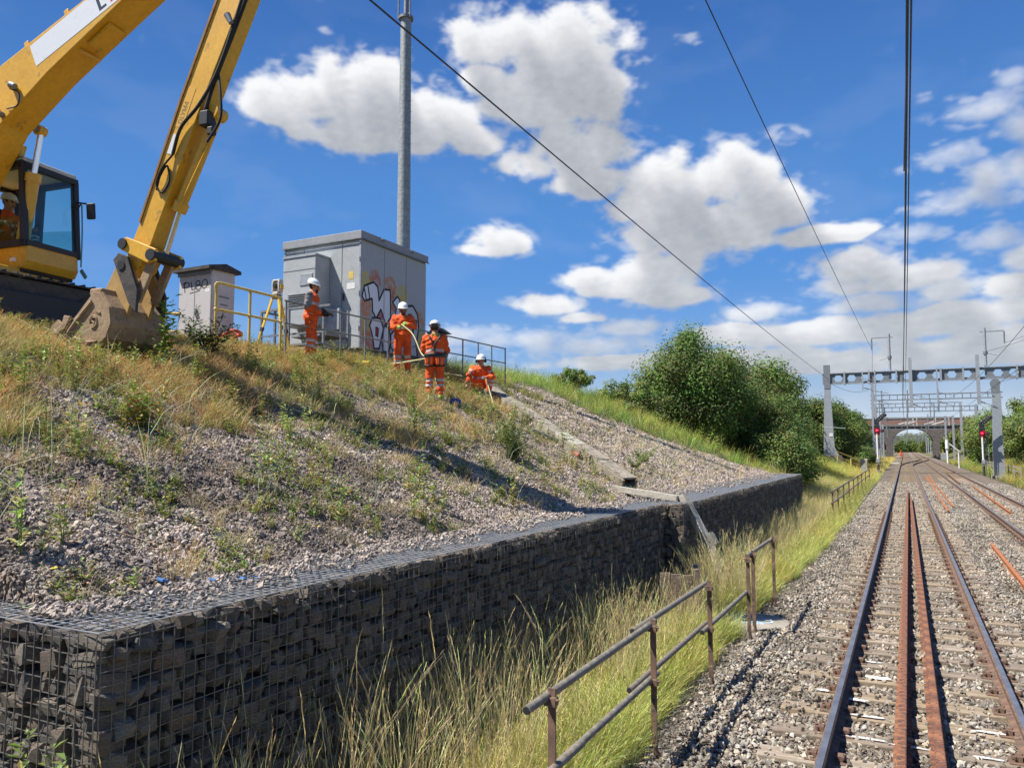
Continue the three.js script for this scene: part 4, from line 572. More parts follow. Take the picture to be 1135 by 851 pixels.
  part(boom, 'hose_run', [tube([[1.9, 4.1, 0.1], [2.4, 4.50, 0.12], [3.3, 4.87, 0.12], [4.2, 5.27, 0.12], [6.8, 6.78, 0.1]], 0.03, 6, 60), tube([[1.9, 4.08, 0.02], [2.4, 4.49, 0.04], [4.2, 5.26, 0.04], [6.8, 6.77, 0.02]], 0.025, 6, 60)], mottled([0.22, 0.12, 0.05], [0.3, 0.17, 0.08], { f: 6, m: 0.4 })); for (const [x, y] of [[2.9, 4.70], [3.75, 5.07], [5.3, 5.90]]) part(boom, 'hose_clamp', [rbox(0.10, 0.10, 0.3, 0.02, x, y, 0.07, 0, 0, 0.43)], M.yellow);
  part(boom, 'boom_lamp', [new THREE.CylinderGeometry(0.06, 0.045, 0.10, 14).rotateZ(1.2).translate(2.78, 3.98, 0.31), box(0.04, 0.10, 0.10, 2.73, 3.98, 0.27)], M.galvDark); part(boom, 'boom_cable', [tube([[2.74, 3.94, 0.29], [2.9, 3.84, 0.29], [2.86, 3.66, 0.28], [2.62, 3.64, 0.27]], 0.012, 5)], M.black);
  part(boom, 'cross_pin', [bar(V(7.42, 6.68, -0.34), V(7.42, 6.68, 0.34), 0.10, 16)], M.galvDark); part(boom, 'underside_bracket', [box(0.5, 0.06, 0.3, 4.4, 4.62, 0, 0, 0, 0.53), bar(V(4.05, 4.40, -0.18), V(4.05, 4.40, 0.18), 0.03, 8)], M.yellow);
  for (const z of [-0.42, 0.42]) { const c = part(t, 'lift_cylinder', [bar(V(2.12, 1.0, z), V(2.38, 2.75, z), 0.105, 16), bar(V(2.37, 2.68, z), V(2.39, 2.82, z), 0.125, 16), bar(V(2.12, 1.0, z - 0.09), V(2.12, 1.0, z + 0.09), 0.13, 14)], M.yellow); part(c, 'rod', [bar(V(2.38, 2.75, z), V(2.50, 3.50, z), 0.05, 14)], M.chrome); part(c, 'rod_eye', [bar(V(2.50, 3.56, z - 0.07), V(2.50, 3.56, z + 0.07), 0.09, 14)], M.yellow); }
  part(boom, 'lift_pin', [bar(V(2.50, 3.56, -0.46), V(2.50, 3.56, 0.46), 0.05, 12)], M.galvDark);
  const ac = part(t, 'arm_cylinder', [bar(V(4.5, 5.62, 0), V(6.5, 6.85, 0), 0.10, 16), rbox(0.3, 0.22, 0.3, 0.03, 4.42, 5.48, 0, 0, 0, 0.5)], M.yellow); part(ac, 'rod', [bar(V(6.5, 6.85, 0), V(7.5, 7.42, 0), 0.05, 12)], M.chrome);
  // dipper stick
  const sp = [[5.10, 0.86], [5.22, 0.72], [5.40, 0.80], [5.62, 1.15], [6.10, 2.28], [6.50, 3.22], [7.16, 4.68], [7.92, 6.45], [7.90, 7.2], [7.62, 7.52], [7.42, 7.4], [7.28, 6.5], [6.72, 4.75], [6.10, 3.3], [5.42, 1.55], [5.18, 1.05]];
  const st = part(t, 'dipper_arm', [prism(sp, 0.34, 0.012, 0.0)], M.yellow);
  part(st, 'edge_flange', [prism([[5.42, 1.5], [6.10, 3.25], [6.72, 4.70], [7.28, 6.45], [7.25, 6.47], [6.69, 4.72], [6.07, 3.27], [5.39, 1.52]], 0.38)], mottled([0.2, 0.1, 0.03], [0.3, 0.16, 0.05], { f: 6, m: 0.5 }));
  const chalk = canvasTex(256, 64, (c, w, h) => { c.fillStyle = '#d9a437'; c.fillRect(0, 0, w, h); c.strokeStyle = '#6b5a26'; c.lineWidth = 3; c.font = '46px sans-serif'; c.strokeText('DLYM4', 20, 48); });
  mesh(st, 'chalk_mark', new THREE.PlaneGeometry(0.62, 0.15).rotateZ(1.19).translate(6.18, 3.15, 0.1735), new THREE.MeshPhysicalMaterial({ map: chalk, roughness: 0.5 })); part(st, 'reflective_plate', [box(0.10, 0.30, 0.006, 5.97, 2.62, 0.174, 0, 0, -0.38)], M.white); part(st, 'arm_lamp', [new THREE.CylinderGeometry(0.05, 0.035, 0.16, 12).rotateZ(0.5).translate(6.98, 4.30, 0.24)], M.galvDark);
  part(st, 'hose', [tube([[7.30, 5.0, 0.19], [6.75, 3.55, 0.20], [6.45, 3.10, 0.22], [6.15, 2.82, 0.22], [6.0, 2.45, 0.2]], 0.026, 6, 40)], M.rubber); part(st, 'hose', [tube([[6.75, 3.55, 0.16], [6.85, 3.2, 0.22], [6.86, 2.85, 0.22], [6.62, 2.55, 0.2]], 0.02, 6, 30)], M.rubber); part(st, 'hose', [tube([[6.0, 2.45, 0.2], [5.85, 2.25, 0.24], [5.74, 2.02, 0.22], [5.82, 1.90, 0.2], [5.95, 2.05, 0.2], [5.90, 2.3, 0.2], [5.8, 2.15, 0.22], [5.72, 1.95, 0.2]], 0.016, 5, 60)], M.rubber); part(st, 'hose', [tube([[7.75, 6.0, 0.12], [7.1, 4.45, 0.13], [6.62, 3.36, 0.14], [6.5, 3.0, 0.14]], 0.03, 6, 40)], M.rubber); part(st, 'valve_block', [rbox(0.16, 0.22, 0.20, 0.02, 6.55, 2.92, 0.12), rbox(0.10, 0.12, 0.1, 0.02, 6.66, 2.72, 0.16)], M.black);
  const bc = part(t, 'bucket_cylinder', [bar(V(6.62, 3.05, 0), V(5.98, 1.72, 0), 0.085, 16), bar(V(6.02, 1.79, 0), V(5.95, 1.66, 0), 0.11, 16), bar(V(6.62, 3.05, -0.11), V(6.62, 3.05, 0.11), 0.10, 14), bar(V(6.70, 2.85, 0.08), V(6.05, 1.70, 0.08), 0.018, 6)], M.yellow); part(bc, 'rod', [bar(V(5.97, 1.68, 0), V(5.72, 0.98, 0), 0.045, 14)], M.chrome);
  for (const z of [-0.24, 0.24]) part(t, 'link_arm', [prism([[5.12, 1.22], [5.25, 1.28], [5.82, 1.05], [5.80, 0.88], [5.66, 0.86], [5.15, 1.10]], 0.06, 0.01, z)], M.yellow);
  for (const z of [-0.16, 0.16]) part(t, 'bucket_link', [prism([[5.62, 0.98], [5.80, 1.02], [5.46, 0.30], [5.32, 0.36]], 0.06, 0.01, z)], M.bucketSteel);
  part(t, 'link_pin', [bar(V(5.74, 0.97, -0.30), V(5.74, 0.97, 0.30), 0.085, 16), bar(V(5.20, 1.18, -0.3), V(5.20, 1.18, 0.3), 0.08, 14), bar(V(5.2, 0.86, -0.3), V(5.2, 0.86, 0.3), 0.07, 14)], M.black);
  for (const z of [-0.26, 0.26]) part(t, 'hitch_plate', [prism([[5.03, 0.95], [5.13, 1.05], [5.30, 0.98], [5.52, 0.46], [5.50, 0.14], [5.36, 0.28]], 0.05, 0.01, z)], M.trackSteel);
  // bucket: plates round a curved back
  const bkt = new THREE.Group(); bkt.name = 'bucket'; t.add(bkt); bkt.position.set(-0.36, 0.08, 0); const half = 0.48;
  const side = [[4.58, -0.27], [4.66, -0.10], [4.80, -0.14], [5.30, 0.36], [5.42, 0.34], [5.60, 0.12], [5.64, -0.12], [5.56, -0.32], [5.38, -0.43], [5.13, -0.40], [4.88, -0.30]];
  for (const z of [-half, half]) part(bkt, 'side_plate', [prism(side, 0.05, 0.008, z)], M.bucketSteel);
  const shell = [[4.55, -0.30], [4.88, -0.31], [5.13, -0.41], [5.38, -0.44], [5.57, -0.33], [5.65, -0.12], [5.61, 0.13], [5.43, 0.36], [5.38, 0.33], [5.56, 0.11], [5.59, -0.11], [5.52, -0.29], [5.36, -0.39], [5.13, -0.36], [4.88, -0.26], [4.55, -0.27]];
  part(bkt, 'shell', [prism(shell, half * 2, 0)], M.bucketSteel); part(bkt, 'cross_tube', [rbox(0.24, 0.12, half * 2, 0.03, 5.30, 0.36, 0)], M.bucketSteel);
  for (const z of [-0.2, 0.2]) part(bkt, 'ear', [prism([[5.12, 0.30], [5.42, 0.84], [5.62, 0.88], [5.80, 0.52], [5.64, 0.02], [5.36, 0.20]], 0.06, 0.01, z)], mottled([0.34, 0.21, 0.07], [0.44, 0.28, 0.10], { f: 6, m: 0.5 }));
  part(bkt, 'side_rib', [tube([[4.84, -0.22, half + 0.03], [5.0, -0.05, half + 0.035], [5.28, 0.22, half + 0.03]], 0.028, 6), tube([[4.98, -0.30, half + 0.03], [5.2, -0.37, half + 0.03], [5.4, -0.37, half + 0.03]], 0.02, 6)], M.bucketSteel);
  part(bkt, 'cast_emblem', [new THREE.TorusGeometry(0.085, 0.014, 6, 24).scale(0.8, 1, 1).translate(5.32, -0.08, half + 0.03), tube([[5.36, -0.03, half + 0.035], [5.31, -0.02, half + 0.035], [5.29, -0.06, half + 0.035], [5.34, -0.10, half + 0.035], [5.33, -0.14, half + 0.035], [5.28, -0.13, half + 0.035]], 0.012, 5), box(0.09, 0.03, 0.02, 5.40, 0.06, half + 0.03, 0, 0, -0.5)], M.bucketSteel);
  for (let k = 0; k < 4; k++) { const z = -0.42 + 0.28 * k; part(bkt, 'tooth', [prism([[4.66, -0.34], [4.66, -0.22], [4.38, -0.26], [4.36, -0.29]], 0.11, 0.012, z)], M.bucketSteel); }
  part(bkt, 'side_cutter', [prism([[4.60, -0.24], [4.56, -0.10], [4.66, -0.02], [4.74, -0.08], [4.78, 0.04], [4.90, 0.02], [4.80, -0.16]], 0.04, 0.006, half + 0.045)], M.bucketSteel);
}
// ---------------------------------------------------------------- people
function surfNet(f, mn, mx, cell) {
  const nx = Math.ceil((mx[0] - mn[0]) / cell) + 1, ny = Math.ceil((mx[1] - mn[1]) / cell) + 1, nz = Math.ceil((mx[2] - mn[2]) / cell) + 1, F = new Float32Array(nx * ny * nz);
  let o = 0; for (let k = 0; k < nz; k++) for (let j = 0; j < ny; j++) for (let i = 0; i < nx; i++) F[o++] = f(mn[0] + i * cell, mn[1] + j * cell, mn[2] + k * cell);
  const id = new Int32Array(nx * ny * nz).fill(-1), pos = [], idx = [], at = (i, j, k) => (k * ny + j) * nx + i;
  for (let k = 0; k < nz - 1; k++) for (let j = 0; j < ny - 1; j++) for (let i = 0; i < nx - 1; i++) {
    const c = []; let m = 0; for (let q = 0; q < 8; q++) { const v = F[at(i + (q & 1), j + (q >> 1 & 1), k + (q >> 2))]; c.push(v); if (v < 0) m |= 1 << q; } if (m === 0 || m === 255) continue;
    let x = 0, y = 0, z = 0, n = 0; for (let a = 0; a < 8; a++) for (const b of [a | 1, a | 2, a | 4]) { if (b === a || (c[a] < 0) === (c[b] < 0)) continue; const t = c[a] / (c[a] - c[b]); x += (a & 1) + t * ((b & 1) - (a & 1)); y += (a >> 1 & 1) + t * ((b >> 1 & 1) - (a >> 1 & 1)); z += (a >> 2) + t * ((b >> 2) - (a >> 2)); n++; }
    id[at(i, j, k)] = pos.length / 3; pos.push(mn[0] + (i + x / n) * cell, mn[1] + (j + y / n) * cell, mn[2] + (k + z / n) * cell);
  }
  const quad = (a, b, c, d, flip) => { if (a < 0 || b < 0 || c < 0 || d < 0) return; flip ? idx.push(a, c, b, a, d, c) : idx.push(a, b, c, a, c, d); };
  for (let k = 1; k < nz - 1; k++) for (let j = 1; j < ny - 1; j++) for (let i = 1; i < nx - 1; i++) {
    const v = F[at(i, j, k)] < 0;
    if (v !== F[at(i + 1, j, k)] < 0) quad(id[at(i, j - 1, k - 1)], id[at(i, j, k - 1)], id[at(i, j, k)], id[at(i, j - 1, k)], !v);
    if (v !== F[at(i, j + 1, k)] < 0) quad(id[at(i - 1, j, k - 1)], id[at(i - 1, j, k)], id[at(i, j, k)], id[at(i, j, k - 1)], !v);
    if (v !== F[at(i, j, k + 1)] < 0) quad(id[at(i - 1, j - 1, k)], id[at(i, j - 1, k)], id[at(i, j, k)], id[at(i - 1, j, k)], !v);
  }
  const g = new THREE.BufferGeometry(); g.setAttribute('position', new THREE.BufferAttribute(new Float32Array(pos), 3)); g.setIndex(idx); g.computeVertexNormals(); return g;
}
const capD = (x, y, z, b) => { const ax = b.a[0], ay = b.a[1], az = b.a[2], dx = b.b[0] - ax, dy = b.b[1] - ay, dz = b.b[2] - az, l2 = dx * dx + dy * dy + dz * dz || 1e-9, t = clamp(((x - ax) * dx + (y - ay) * dy + (z - az) * dz) / l2, 0, 1), px = x - ax - t * dx, py = y - ay - t * dy, pz = z - az - t * dz; b.t = t; return Math.sqrt(px * px + py * py + pz * pz) - (b.ra + (b.rb - b.ra) * t); };
function blob(bones, cell, k, pad = 0.06) {
  const mn = [9, 9, 9], mx = [-9, -9, -9]; for (const b of bones) for (const [p, r] of [[b.a, b.ra], [b.b, b.rb]]) for (let c = 0; c < 3; c++) { mn[c] = Math.min(mn[c], p[c] - r - pad); mx[c] = Math.max(mx[c], p[c] + r + pad); }
  const wr = (x, y, z) => 0.007 * Math.sin(x * 37 + y * 23) * Math.sin(y * 41 - z * 19) + 0.012 * n3(x * 6, y * 9, z * 6);
  const f = (x, y, z) => { let d = 9; for (const b of bones) { const e = capD(x, y, z, b); const kk = b.k || k, h = clamp(0.5 + 0.5 * (d - e) / kk, 0, 1); d = d * (1 - h) + e * h - kk * h * (1 - h); } return d + (cell > 0.009 ? wr(x, y, z) : 0); };
  const g = surfNet(f, mn, mx, cell), p = g.attributes.position, col = new Float32Array(p.count * 3);
  for (let i = 0; i < p.count; i++) { let best = 9, bb; const x = p.getX(i), y = p.getY(i), z = p.getZ(i); for (const b of bones) { const e = capD(x, y, z, b); if (e < best) { best = e; bb = b; bb.tt = b.t; } } const c = typeof bb.c === 'function' ? bb.c(bb.tt, x, y, z) : bb.c, soil = 0.93 + 0.12 * n3(x * 7, y * 7, z * 7) - 0.16 * sstep(0.2, 0.7, n3(x * 3 + 9, y * 3, z * 3)); col.set(c.map((v) => v * soil), i * 3); }
  g.setAttribute('color', new THREE.BufferAttribute(col, 3)); return g;
}
const ORANGE = [0.80, 0.105, 0.012], SILVER = [0.50, 0.50, 0.48], BLACKC = [0.025, 0.025, 0.028], SKIN = [0.46, 0.25, 0.16], GREYC = [0.20, 0.20, 0.215], GLOVE = [0.50, 0.60, 0.12], BOOT = [0.03, 0.028, 0.026], YELB = [0.55, 0.60, 0.12];
const bone = (a, b, ra, rb, c, k) => ({ a, b, ra, rb, c, k });
const mixp = (a, b, t) => [lerp(a[0], b[0], t), lerp(a[1], b[1], t), lerp(a[2], b[2], t)];
const personMat = new THREE.MeshPhysicalMaterial({ vertexColors: true, roughness: 0.85, sheen: 0.3, sheenRoughness: 0.6 });
function handBones(w, dir, palm, c) { // wrist, direction of the fingers, normal out of the palm
  const d = V(...dir).normalize(), n = V(...palm).normalize(), s = d.clone().cross(n).normalize(), P = (a, b, e) => { const v = V(...w).addScaledVector(d, a).addScaledVector(s, b).addScaledVector(n, e); return [v.x, v.y, v.z]; }, o = [];
  for (const b of [-0.024, 0, 0.024]) o.push(bone(P(0, b * 0.7, 0), P(0.085, b, 0), 0.019, 0.016, c, 0.014));
  [[-0.033, 0.058], [-0.011, 0.072], [0.011, 0.068], [0.032, 0.052]].forEach(([b, l]) => { o.push(bone(P(0.085, b, 0), P(0.085 + l * 0.5, b, 0.018), 0.010, 0.0095, c, 0.006), bone(P(0.085 + l * 0.5, b, 0.018), P(0.085 + l * 0.65, b, 0.018 + l * 0.5), 0.0095, 0.008, c, 0.005)); });
  o.push(bone(P(0.025, -0.035, 0.005), P(0.06, -0.055, 0.028), 0.012, 0.0105, c, 0.008), bone(P(0.06, -0.055, 0.028), P(0.085, -0.045, 0.048), 0.0105, 0.009, c, 0.005)); return o;
}
// J: joints in metres, facing +z; q: look of the clothes
function person(label, pos, turn, J, q, group) {
  const t = thing('person', label, 'person', pos, turn, group), top = q.top || ORANGE, leg = q.leg || ORANGE, slv = q.sleeve || top, B = [];
  const band = (c, list, ax = 'y') => (tt, x, y, z) => list.some(([a, b]) => tt > a && tt < b) ? SILVER : c;
  const pel = J.pelvis, ch = J.chest, nk = J.neck, side = (p, s, w) => { const r = V(...(J.right || [-1, 0, 0])); return [p[0] + r.x * s * w, p[1] + r.y * s * w, p[2] + r.z * s * w]; };
  const bands = q.bands || [[0.12, 0.26], [0.52, 0.66]];
  for (const s of [-1, 1]) B.push(bone(side(pel, s, 0.075), side(ch, s, 0.085), 0.125, 0.135, band(top, bands), 0.05));
  B.push(bone(pel, ch, 0.135, 0.14, band(top, bands), 0.05), bone(ch, mixp(ch, nk, 0.7), 0.135, 0.085, top, 0.05), bone(side(ch, -1, 0.13), side(ch, 1, 0.13), 0.10, 0.10, top, 0.05));
  B.push(bone(side(pel, -1, 0.07), side(pel, 1, 0.07), 0.135, 0.135, leg, 0.05));
  for (const s of ['l', 'r']) {
    const hip = J[s + 'hip'], kn = J[s + 'knee'], an = J[s + 'ankle'], to = J[s + 'toe'], sh = J[s + 'shoulder'], el = J[s + 'elbow'], wr = J[s + 'wrist'];
    B.push(bone(hip, kn, 0.112, 0.088, leg, 0.04), bone(kn, mixp(kn, an, 0.86), 0.088, 0.078, band(leg, [[0.12, 0.30], [0.46, 0.64]]), 0.03), bone(mixp(kn, an, 0.8), an, 0.06, 0.055, q.boot || BOOT, 0.02), bone([an[0], an[1] - 0.04, an[2]], [to[0], to[1], to[2]], 0.05, 0.042, q.boot || BOOT, 0.03), bone([an[0] * 1.1 - to[0] * 0.1, to[1] + 0.01, an[2] * 1.2 - to[2] * 0.2], to, 0.05, 0.044, q.boot || BOOT, 0.03));
    B.push(bone(sh, el, 0.082, 0.064, band(slv, q.sleeveBands || []), 0.035), bone(el, mixp(el, wr, 0.92), 0.064, 0.048, band(q.forearm || slv, q.foreBands || []), 0.025));
  }
  const head = J.head, f = V(...(J.face || [0, 0, 1])).normalize(), up = V(...(J.up || [0, 1, 0])), rt = up.clone().cross(f).normalize(), HP = (x, y, z) => { const v = V(...head).addScaledVector(rt, x).addScaledVector(up, y).addScaledVector(f, z); return [v.x, v.y, v.z]; };
  B.push(bone(nk, HP(0, -0.06, -0.01), 0.062, 0.058, q.collar || SKIN, 0.03));
  const body = blob(B, 0.0135, 0.04), skin = q.skin || SKIN, hairC = q.hair || [0.03, 0.02, 0.015], hb = [];
  hb.push(bone(HP(0, 0.03, -0.02), HP(0, 0.05, -0.02), 0.092, 0.088, hairC, 0.03), bone(HP(0, -0.02, 0.02), HP(0, 0.04, 0.03), 0.070, 0.074, skin, 0.03), bone(HP(0, -0.085, 0.045), HP(0, -0.04, 0.03), 0.042, 0.06, q.beard ? hairC : skin, 0.03), bone(HP(0, 0.005, 0.10), HP(0, -0.025, 0.115), 0.011, 0.015, skin, 0.012), bone(HP(-0.022, -0.058, 0.088), HP(0.022, -0.058, 0.088), 0.010, 0.010, [0.35, 0.12, 0.09], 0.01), bone(HP(0, -0.15, -0.01), HP(0, -0.05, 0), 0.055, 0.058, skin, 0.02));
  for (const s of [-1, 1]) hb.push(bone(HP(s * 0.087, -0.025, -0.005), HP(s * 0.09, 0.02, -0.01), 0.014, 0.017, skin, 0.01), bone(HP(s * 0.033, 0.012, 0.088), HP(s * 0.034, 0.012, 0.09), 0.012, 0.012, q.glasses ? BLACKC : [0.08, 0.06, 0.05], 0.006), bone(HP(s * 0.02, 0.032, 0.094), HP(s * 0.05, 0.034, 0.085), 0.008, 0.007, hairC, 0.008));
  const hg = blob(hb, 0.0075, 0.03, 0.03), hands = ['l', 'r'].map((s) => blob(handBones(J[s + 'wrist'], J[s + 'hand'] || [0, -1, 0], J[s + 'palm'] || [s === 'l' ? -1 : 1, 0, 0], q.glove || skin), 0.0055, 0.01, 0.02));
  mesh(t, 'body', mergeGeometries([body, hg, ...hands].map((g) => g.toNonIndexed())), personMat);
  // safety helmet
  const hm = q.helmet || M.white, basis = new THREE.Matrix4().makeBasis(rt, up, f).setPosition(...HP(0, 0.055, -0.008));
  const dome = new THREE.LatheGeometry([[0.128, -0.005], [0.132, 0.005], [0.127, 0.04], [0.112, 0.082], [0.082, 0.113], [0.04, 0.130], [0, 0.134]].map((p) => new THREE.Vector2(...p)), 24).scale(0.93, 1, 1.12), brim = new THREE.CylinderGeometry(0.128, 0.138, 0.012, 24).scale(0.95, 1, 1.18).translate(0, -0.002, 0.018), ridge = new THREE.TorusGeometry(0.118, 0.012, 6, 16, Math.PI).rotateY(Math.PI / 2).scale(1, 1.1, 1.1);
  const hel = part(t, 'helmet', [dome, brim, ridge].map((g) => g.applyMatrix4(basis)), hm);
  if (q.muffs) for (const s of [-1, 1]) part(hel, 'ear_defender', [rbox(0.05, 0.095, 0.075, 0.02, s * 0.125, -0.05, -0.005).applyMatrix4(basis), box(0.012, 0.09, 0.02, s * 0.128, 0.01, -0.005).applyMatrix4(basis)], M.black);
  if (q.lamp) part(hel, 'headset', [rbox(0.15, 0.11, 0.06, 0.025, 0, -0.01, -0.145).applyMatrix4(basis), new THREE.TorusGeometry(0.132, 0.012, 6, 24).rotateX(Math.PI / 2).scale(0.96, 1, 1.14).translate(0, 0.015, 0).applyMatrix4(basis)], M.black);
  return t;
}
const stand = () => ({ pelvis: [0, 0.97, 0], chest: [0, 1.33, 0.0], neck: [0, 1.47, -0.01], head: [0, 1.62, 0.015], lhip: [0.10, 0.92, 0], rhip: [-0.10, 0.92, 0], lknee: [0.12, 0.50, 0.03], rknee: [-0.12, 0.50, 0.03], lankle: [0.13, 0.11, 0], rankle: [-0.13, 0.11, 0], ltoe: [0.16, 0.045, 0.17], rtoe: [-0.16, 0.045, 0.17], lshoulder: [0.195, 1.40, -0.01], rshoulder: [-0.195, 1.40, -0.01], lelbow: [0.27, 1.12, 0], relbow: [-0.27, 1.12, 0], lwrist: [0.27, 0.86, 0.08], rwrist: [-0.27, 0.86, 0.08] });
const onBank = (x, z, dy = 0) => [x, H(x, z) + dy, z];
{ // surveyor in profile
  const J = { ...stand(), chest: [0, 1.34, 0.02], head: [0, 1.61, 0.06], face: [0, -0.28, 1], lelbow: [0.24, 1.12, -0.02], lwrist: [0.16, 1.03, 0.24], lhand: [-0.2, 0.05, 1], lpalm: [-1, 0, 0], relbow: [-0.25, 1.12, -0.04], rwrist: [-0.14, 1.02, 0.24], rhand: [0.2, 0.1, 1], rpalm: [1, 0, 0] };
  const p = person('man in white helmet, orange vest and grey sleeves standing in profile beside the survey tripod', onBank(-11.32, -12.62), 2.10, J, { sleeve: GREYC, forearm: ORANGE, beard: true, glasses: true, glove: BLACKC, bands: [[0.0, 0.12], [0.62, 0.78]] }, 'workers on the bank');
  const c = thing('survey_controller', 'small dark survey controller held by the man beside the tripod', 'controller', [-11.02, H(-11.32, -12.62) + 1.06, -12.80], 2.1); part(c, 'case', [rbox(0.20, 0.05, 0.26, 0.015, 0, 0, 0, 0.5)], M.black); part(c, 'display', [box(0.15, 0.006, 0.12, 0, 0.033, -0.04, 0.5)], M.galvDark);
}
{ // man with harness, back to the camera
  const J = { ...stand(), lelbow: [0.27, 1.13, 0.06], lwrist: [0.20, 1.02, 0.28], lhand: [-0.3, 0, 1], lpalm: [-1, 0, 0], relbow: [-0.28, 1.13, 0.06], rwrist: [-0.22, 1.0, 0.26], rhand: [0.3, 0, 1], rpalm: [1, 0, 0], head: [0.01, 1.62, 0.03] };
  const t = person('man in white helmet seen from behind with black harness and orange pouches on the slope', onBank(-9.42, -14.6, -0.02), -2.62, J, { lamp: true, boot: YELB, forearm: GREYC, glove: BLACKC, bands: [[0.30, 0.44]] }, 'workers on the bank');
  const web = M.black; part(t, 'harness', [tube([[0.14, 1.46, -0.10], [0.09, 1.36, -0.155], [0.0, 1.22, -0.165], [-0.0, 1.05, -0.17]], 0.02, 6), tube([[-0.14, 1.46, -0.10], [-0.09, 1.36, -0.155], [0.0, 1.22, -0.168], [0.0, 1.05, -0.172]], 0.02, 6), new THREE.TorusGeometry(0.205, 0.032, 8, 28).rotateX(Math.PI / 2).scale(1.05, 1.4, 0.80).translate(0, 1.0, 0), ...[-1, 1].map((s) => new THREE.TorusGeometry(0.12, 0.022, 8, 20).rotateX(1.3).translate(s * 0.11, 0.78, 0))], web);
  for (const s of [-1, 1]) { const b = part(t, 'pouch', [rbox(0.18, 0.20, 0.09, 0.03, s * 0.12, 0.86, -0.19)], flat(0.78, 0.11, 0.012, 0.8)); part(b, 'pouch_strap', [box(0.19, 0.03, 0.095, s * 0.12, 0.945, -0.19), box(0.025, 0.21, 0.005, s * 0.12, 0.86, -0.237)], web); }
  part(t, 'collar_pad', [rbox(0.16, 0.08, 0.05, 0.02, 0, 1.45, -0.10)], flat(0.5, 0.36, 0.06, 0.8));
}
{ // man behind the handrail, facing the camera
  const J = { ...stand(), head: [0, 1.60, 0.06], face: [0.05, -0.3, 1], lelbow: [0.29, 1.17, 0.10], lwrist: [0.12, 1.20, 0.30], lhand: [-1, 0.1, 0.3], lpalm: [0, -0.3, -1], relbow: [-0.29, 1.15, 0.08], rwrist: [-0.16, 1.13, 0.30], rhand: [1, 0, 0.3], rpalm: [0, -0.3, -1] };
  person('man in white helmet and orange overalls facing forward before the graffiti, holding a rope', onBank(-10.98, -15.55, 0.0), 0.62, J, { glove: GLOVE, beard: true, hair: [0.02, 0.015, 0.012], skin: [0.26, 0.14, 0.09], muffs: false, bands: [[0.36, 0.52]] }, 'workers on the bank');
}
{ // man crouching at the head of the trough
  const J = { pelvis: [0, 0.30, -0.10], chest: [0, 0.62, 0.02], neck: [0, 0.74, 0.05], head: [0, 0.88, 0.10], face: [-0.25, -0.12, 1], lhip: [0.11, 0.28, -0.06], rhip: [-0.11, 0.28, -0.06], lknee: [0.26, 0.42, 0.26], rknee: [-0.30, 0.36, 0.26], lankle: [0.20, 0.08, 0.16], rankle: [-0.34, 0.08, 0.10], ltoe: [0.24, 0.03, 0.32], rtoe: [-0.38, 0.03, 0.26], lshoulder: [0.20, 0.69, 0.02], rshoulder: [-0.20, 0.69, 0.02], lelbow: [0.33, 0.46, 0.14], lwrist: [0.13, 0.42, 0.34], lhand: [-1, -0.1, 0.4], lpalm: [0, -0.4, -1], relbow: [-0.32, 0.50, 0.16], rwrist: [-0.30, 0.52, 0.42], rhand: [-0.2, 0.05, 1], rpalm: [1, 0, 0] };
  person('man in white helmet and orange overalls crouching at the top of the concrete trough', onBank(-10.0, -17.75, 0.04), 0.55, J, { muffs: true, glasses: true, glove: GREYC, bands: [[0.5, 0.64]], sleeveBands: [[0.4, 0.55]] }, 'workers on the bank');
}
{ // distant worker between the rails
  person('tiny distant figure in orange standing in the near track under the bridge', [-0.9, -0.15, -203], 0.1, stand(), { helmet: flat(0.8, 0.12, 0.02, 0.6) }, 'workers on the bank');
}
{ // operator seated in the excavator cab: excavator local (2.2, 1.68, -0.96), facing its forward (+x)
  const J = { pelvis: [0, 0.12, 0], chest: [0, 0.46, -0.04], neck: [0, 0.60, -0.03], head: [0, 0.76, 0.0], face: [0.25, -0.15, 1], lhip: [0.1, 0.08, 0.03], rhip: [-0.1, 0.08, 0.03], lknee: [0.14, 0.14, 0.44], rknee: [-0.14, 0.14, 0.44], lankle: [0.14, -0.08, 0.56], rankle: [-0.14, -0.08, 0.56], ltoe: [0.15, -0.11, 0.70], rtoe: [-0.15, -0.11, 0.70], lshoulder: [0.19, 0.53, -0.04], rshoulder: [-0.19, 0.53, -0.04], lelbow: [0.27, 0.28, 0.04], relbow: [-0.27, 0.28, 0.04], lwrist: [0.27, 0.30, 0.28], rwrist: [-0.27, 0.30, 0.28], lhand: [0, 0, 1], rhand: [0, 0, 1] };
  const c = Math.cos(0.122), s = Math.sin(0.122), lx = 1.29, lz = -0.82; person('excavator operator in orange and a white helmet seated inside the cab', [-15.345 + lx * c + lz * s, 4.2 + 1.80, -6.911 - lx * s + lz * c], 0.122 + Math.PI / 2, J, { sleeve: BLACKC, leg: BLACKC }, 'workers on the bank');
}
console.log('people');
